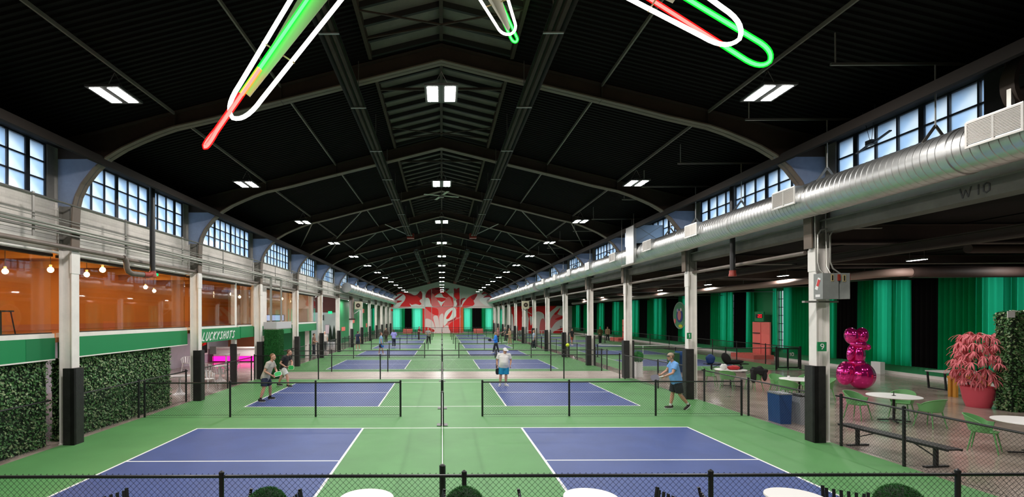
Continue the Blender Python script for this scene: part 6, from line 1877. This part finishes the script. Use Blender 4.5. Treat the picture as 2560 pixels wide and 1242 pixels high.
far('tall man in olive jacket at the right aisle net', 16.9, 52.4, R(-90), ('olive', (.12, .10, .03)), ('black2', (.012, .012, .013)), .03, .14, 'ready', s=1.08, sleeve=1.5, bulk=1.15)
far('person in tan top beyond the man in olive', 19.6, 58, R(-120), ('tan_top', (.36, .24, .13)), ('black3', (.02, .02, .024)), .03, .1, 'down')
far('dark-haired person near the farther coral door', 13.4, 50.6, R(-60), ('black_top', (.02, .02, .02)), ('red_shorts', (.35, .08, .05)), .03, .1, 'down', long=False)
far('person in pale top behind the left side fence', -10.3, 43.0, R(-60), ('pale', (.60, .54, .50)), ('black3', (.02, .02, .024)), .03, .1, 'down', hair=('blond', (.6,.5,.42)))
far('spectator in rust top behind the left side fence', -10.0, 38.2, R(0), ('rust', (.24, .12, .09)), ('dark_blue', (.012, .016, .035)), .03, .1, 'ready', hair=('brown', (.05,.03,.02)))
# the ball in play
bl = MB().ell((2.65, 10.35, 2.43), (.038, .038, .038), 24, 16).build('pickleball', M['ball'], smooth=True)
tag(bl, 'yellow pickleball in the air above the right-hand courts', 'ball')
# ================================================================ foreground on the near side of the long fence
ht = make_table(.30, 1.07, base=M['black'])
for x, l in ((-2.98, 'leftmost'), (-.83, 'second from left'), (1.62, 'third from left'), (3.85, 'rightmost')):
    o = put(ht, (x, 5.34, 0), 0, 'white high round table at the bottom edge, %s' % l)
    o.name = 'high_table'; o['group'] = 'high tables at the bottom edge'
def make_stool():
    t = thing('bar_stool', '', 'stool')
    MB().box(-.19, .19, -.18, .18, .70, .74).build('seat', M['black'], t)
    for i in range(6):
        MB().bar((-.155+.062*i, .17, .74), (-.165+.066*i, .235, 1.07), .03, .014).build('back_slat', M['black'], t)
    MB().bar((-.19, .17, .74), (-.2, .24, 1.09), .03).build('back_post', M['black'], t)
    MB().bar((.19, .17, .74), (.2, .24, 1.09), .03).build('back_post', M['black'], t)
    for sx in (-1, 1):
        for sy in (-1, 1): MB().bar((sx*.16, sy*.15, .7), (sx*.2, sy*.2, 0), .03).build('leg', M['black'], t)
    MB().bar((-.18, -.18, .3), (.18, -.18, .3), .02).bar((-.18, .18, .3), (.18, .18, .3), .02).build('foot_rail', M['black'], t)
    return t
st = make_stool()
for i, (x, a, dz_) in enumerate(((-3.52, 60, 0), (-2.36, -75, 0), (-1.42, 80, .0), (-.2, -85, 0), (1.08, 85, 0), (2.3, -70, 0), (3.1, 75, 0), (4.4, -35, 0))):
    o = put(st, (x, 5.33, -.035), R(a), 'black slatted bar stool at the bottom edge, %s from the left' % ORD[i])
    o['group'] = 'bar stools at the bottom edge'; o.location.z = 0
for i, (x, r_) in enumerate(((-1.90, .225), (.24, .225), (4.95, .235))):
    t = thing('ball_topiary', 'clipped green ball topiary at the bottom edge, %s' % ('left', 'middle', 'right')[i], 'plant', (x, 5.3, 0), 'ball topiaries')
    zc = .975
    MB().lathe([(.001, 0), (.17, 0), (.20, .4), (.19, .42), (.001, .4)], (x, 5.3, 0), 20).build('pot', M['black'], t, smooth=True)
    MB().tube([(x, 5.3, .4), (x, 5.3, .8)], .025, 8).build('stem', M['leafdark'], t)
    MB().ell((x, 5.3, zc), (r_*.95, r_*.95, r_*.95), 24, 16).build('core', M['leafdark'], t, smooth=True)
    b = MB(); rnd = random.Random(20+i)
    for _ in range(7000):
        u_ = Vector((rnd.gauss(0,1), rnd.gauss(0,1), rnd.gauss(0,1))).normalized()
        p = Vector((x, 5.3, zc))+u_*r_*rnd.uniform(.9, .97)
        d_ = (u_+Vector((rnd.gauss(0,.5), rnd.gauss(0,.5), rnd.gauss(0,.5)))).normalized()*.026
        s_ = d_.cross(Vector((rnd.gauss(0,1), rnd.gauss(0,1), rnd.gauss(0,1)))).normalized()*.004
        b.add([p-s_, p+s_, p+d_], [(0,1,2)])
    tag(b.build('foliage', M['topiary'], t), kind='stuff')
# ================================================================ bake the remeshed bodies, drop unplaced prototypes
bpy.context.view_layer.update()
dg = bpy.context.evaluated_depsgraph_get()
for o in REMESH:
    me = bpy.data.meshes.new_from_object(o.evaluated_get(dg))
    o.modifiers.clear()
    o.data = me
    me.polygons.foreach_set('use_smooth', [True]*len(me.polygons))
